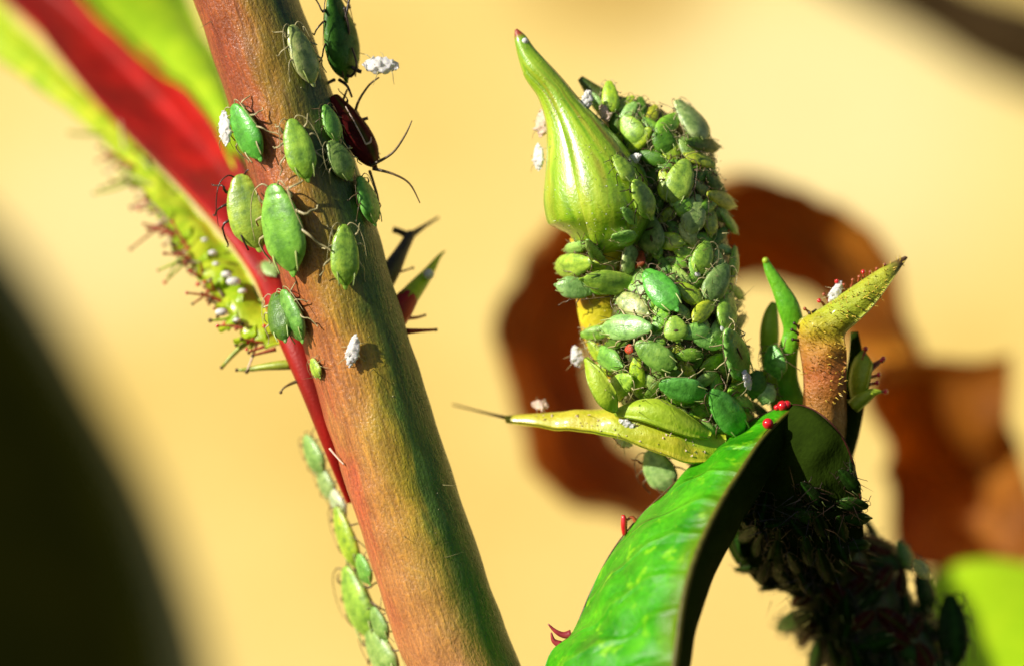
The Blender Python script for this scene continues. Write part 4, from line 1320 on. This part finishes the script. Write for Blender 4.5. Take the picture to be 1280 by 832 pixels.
# honeydew specks, skin scraps and loose hairs among the crowd
def specks(name, label, key, poly, count, seed, mat, size, hair=0.3):
    rv = random.Random(seed)
    V, F = [], []
    while count:
        x = rv.uniform(min(p[0] for p in poly), max(p[0] for p in poly))
        y = rv.uniform(min(p[1] for p in poly), max(p[1] for p in poly))
        h = hit(key, x, y) if inside(poly, x, y) else None
        count -= 1
        if not h:
            continue
        p, n_ = h
        p = p + n_ * (rv.uniform(0.0, 0.2) if key in ('shoot', 'low2') else 0.0)
        u = Vector((rv.uniform(-1, 1), rv.uniform(-1, 1), rv.uniform(-1, 1))).normalized()
        b0 = len(V)
        if rv.random() < hair:
            d = (n_ + u * 0.9).normalized()
            l_ = rv.uniform(0.12, 0.45 if key == 'low2' else 0.32) if key != 'bud' else rv.uniform(0.04, 0.09)
            e1 = d.orthogonal().normalized() * (0.006 if key != 'bud' else 0.003)
            e2 = d.cross(e1)
            V += [p + e1, p - e1 * 0.5 + e2, p - e1 * 0.5 - e2, p + d * l_]
        else:
            a = rv.uniform(*size)
            w_ = n_.cross(u).normalized()
            V += [p + u * a, p + w_ * a * 0.7, p - u * a * 0.6 + w_ * a * 0.2, p + n_ * a * 0.8]
        F += [(b0, b0 + 1, b0 + 3), (b0 + 1, b0 + 2, b0 + 3), (b0 + 2, b0, b0 + 3), (b0, b0 + 2, b0 + 1)]
    o = link(name, V, F, mat, smooth=False)
    o['kind'] = 'stuff'
    o['label'] = label

CP = [(700, 320), (760, 320), (790, 130), (850, 150), (890, 200), (910, 300), (945, 430), (940, 540), (860, 540), (760, 500), (730, 440), (760, 400)]
specks('skin_scraps', 'pale scraps and specks scattered through the aphid crowd', 'shoot', CP, 700, 4, M['straw'], (0.012, 0.034), 0.25)
specks('dark_hairs', 'fine dark hairs and specks among the aphid crowd', 'shoot', CP, 260, 9, M['brown_leg'], (0.012, 0.03), 0.7)
specks('stem_hairs', 'dark hairs bristling from the shaded lower stem', 'low2', [(920, 600), (1080, 600), (1160, 740), (1230, 850), (1000, 850)], 620, 31, M['dark_leg'], (0.012, 0.03), 0.9)
specks('bract_specks', 'pale scraps scattered on the yellow bract', 'bract', [(632, 520), (760, 512), (890, 545), (880, 575), (800, 560), (690, 535)], 120, 33, M['pink_white'], (0.015, 0.04), 0.1)
specks('bud_hairs', 'short pale hairs on the bud', 'bud', [(648, 45), (690, 105), (735, 160), (800, 215), (815, 290), (700, 300), (676, 220), (690, 150)], 260, 61, M['straw'], (0.01, 0.012), 1.0)
specks('pollen_specks', 'tiny pale specks dusted on the bud', 'bud', [(655, 60), (690, 110), (730, 170), (800, 220), (800, 290), (700, 290), (680, 220), (690, 150)], 130, 12, M['white'], (0.008, 0.018), 0.0)
specks('cane_specks', 'tiny pale grains dusted over the thick cane', 'stem', [(240, 0), (375, 0), (470, 280), (640, 832), (520, 832), (400, 480)], 420, 14, M['straw'], (0.006, 0.016), 0.08)

# labels of the crowd: each by its place among neighbours that have a description of their own
LAND = {
    'largest near the top right': 'the clean yellow-green aphid', 'above the rust-red': 'the grey dark-marked aphid', 'two black cornicles': 'the round pale aphid with black cornicles',
    'right of the grey-green marked': 'the pale shiny aphid', 'vivid sea-green': 'the vivid sea-green aphid', 'long yellow-green': 'the long level yellow-green aphid',
    'long pale mint': 'the long pale mint aphid', 'white tail at': 'the white-tailed aphid', 'dark slit over': 'the dark-slit aphid', 'lying level, left of the lowest': 'the level vivid green aphid',
    'lowest in the crowd': 'the lowest vivid green aphid', 'one dark dot': 'the dark-dotted yellow aphid', 'rust-red round': 'the rust-red aphid', 'tiny red dot': 'the tiny red aphid',
    'humped on the top': 'the humped pale aphid', 'standing clear before': 'the dark aphid before the lime leaf', 'upper right rim': 'the small green aphid on the rim',
    'shoulder where bud': 'the white skin on the shoulder', 'yellow aphid catching sun': 'the sunlit yellow aphid', 'left of the sepals': 'the aphid left of the sepals',
}
lms = [(a[1], a[2], v) for a in APH if a[5] for k, v in LAND.items() if k in a[5]]
lms += [(985, 560, 'the shaded leaflet'), (1188, 790, 'the dark aphid before the lime leaf')]
DIRS = ['right of', 'above right of', 'above', 'above left of', 'left of', 'below left of', 'below', 'below right of']
slots = {}
for a in APH:
    if a[5]:
        continue
    d, lx, ly, nm = min((math.hypot(a[1] - x, a[2] - y), x, y, nm) for x, y, nm in lms)
    k = int(round(math.atan2(ly - a[2], a[1] - lx) / (math.pi / 4))) % 8
    slots.setdefault((nm, DIRS[k]), []).append((d, a))
ORD = ['nearest', 'second', 'third', 'fourth', 'fifth', 'sixth', 'seventh', 'eighth', 'ninth', 'tenth', 'eleventh', 'twelfth', 'thirteenth', 'fourteenth', 'fifteenth', 'sixteenth', 'seventeenth', 'eighteenth', 'nineteenth', 'twentieth', 'farthest']
for (nm, dr), L in slots.items():
    L.sort(key=lambda q: q[0])
    for i, (d, a) in enumerate(L):
        if len(L) == 1:
            a[0]['label'] = 'small %s aphid %s %s' % (a[3], dr, nm)
        else:
            a[0]['label'] = '%s aphid, %s %s %s' % (a[3], ORD[min(i, 20)], dr, nm)
print('aphids and skins', len(APH))
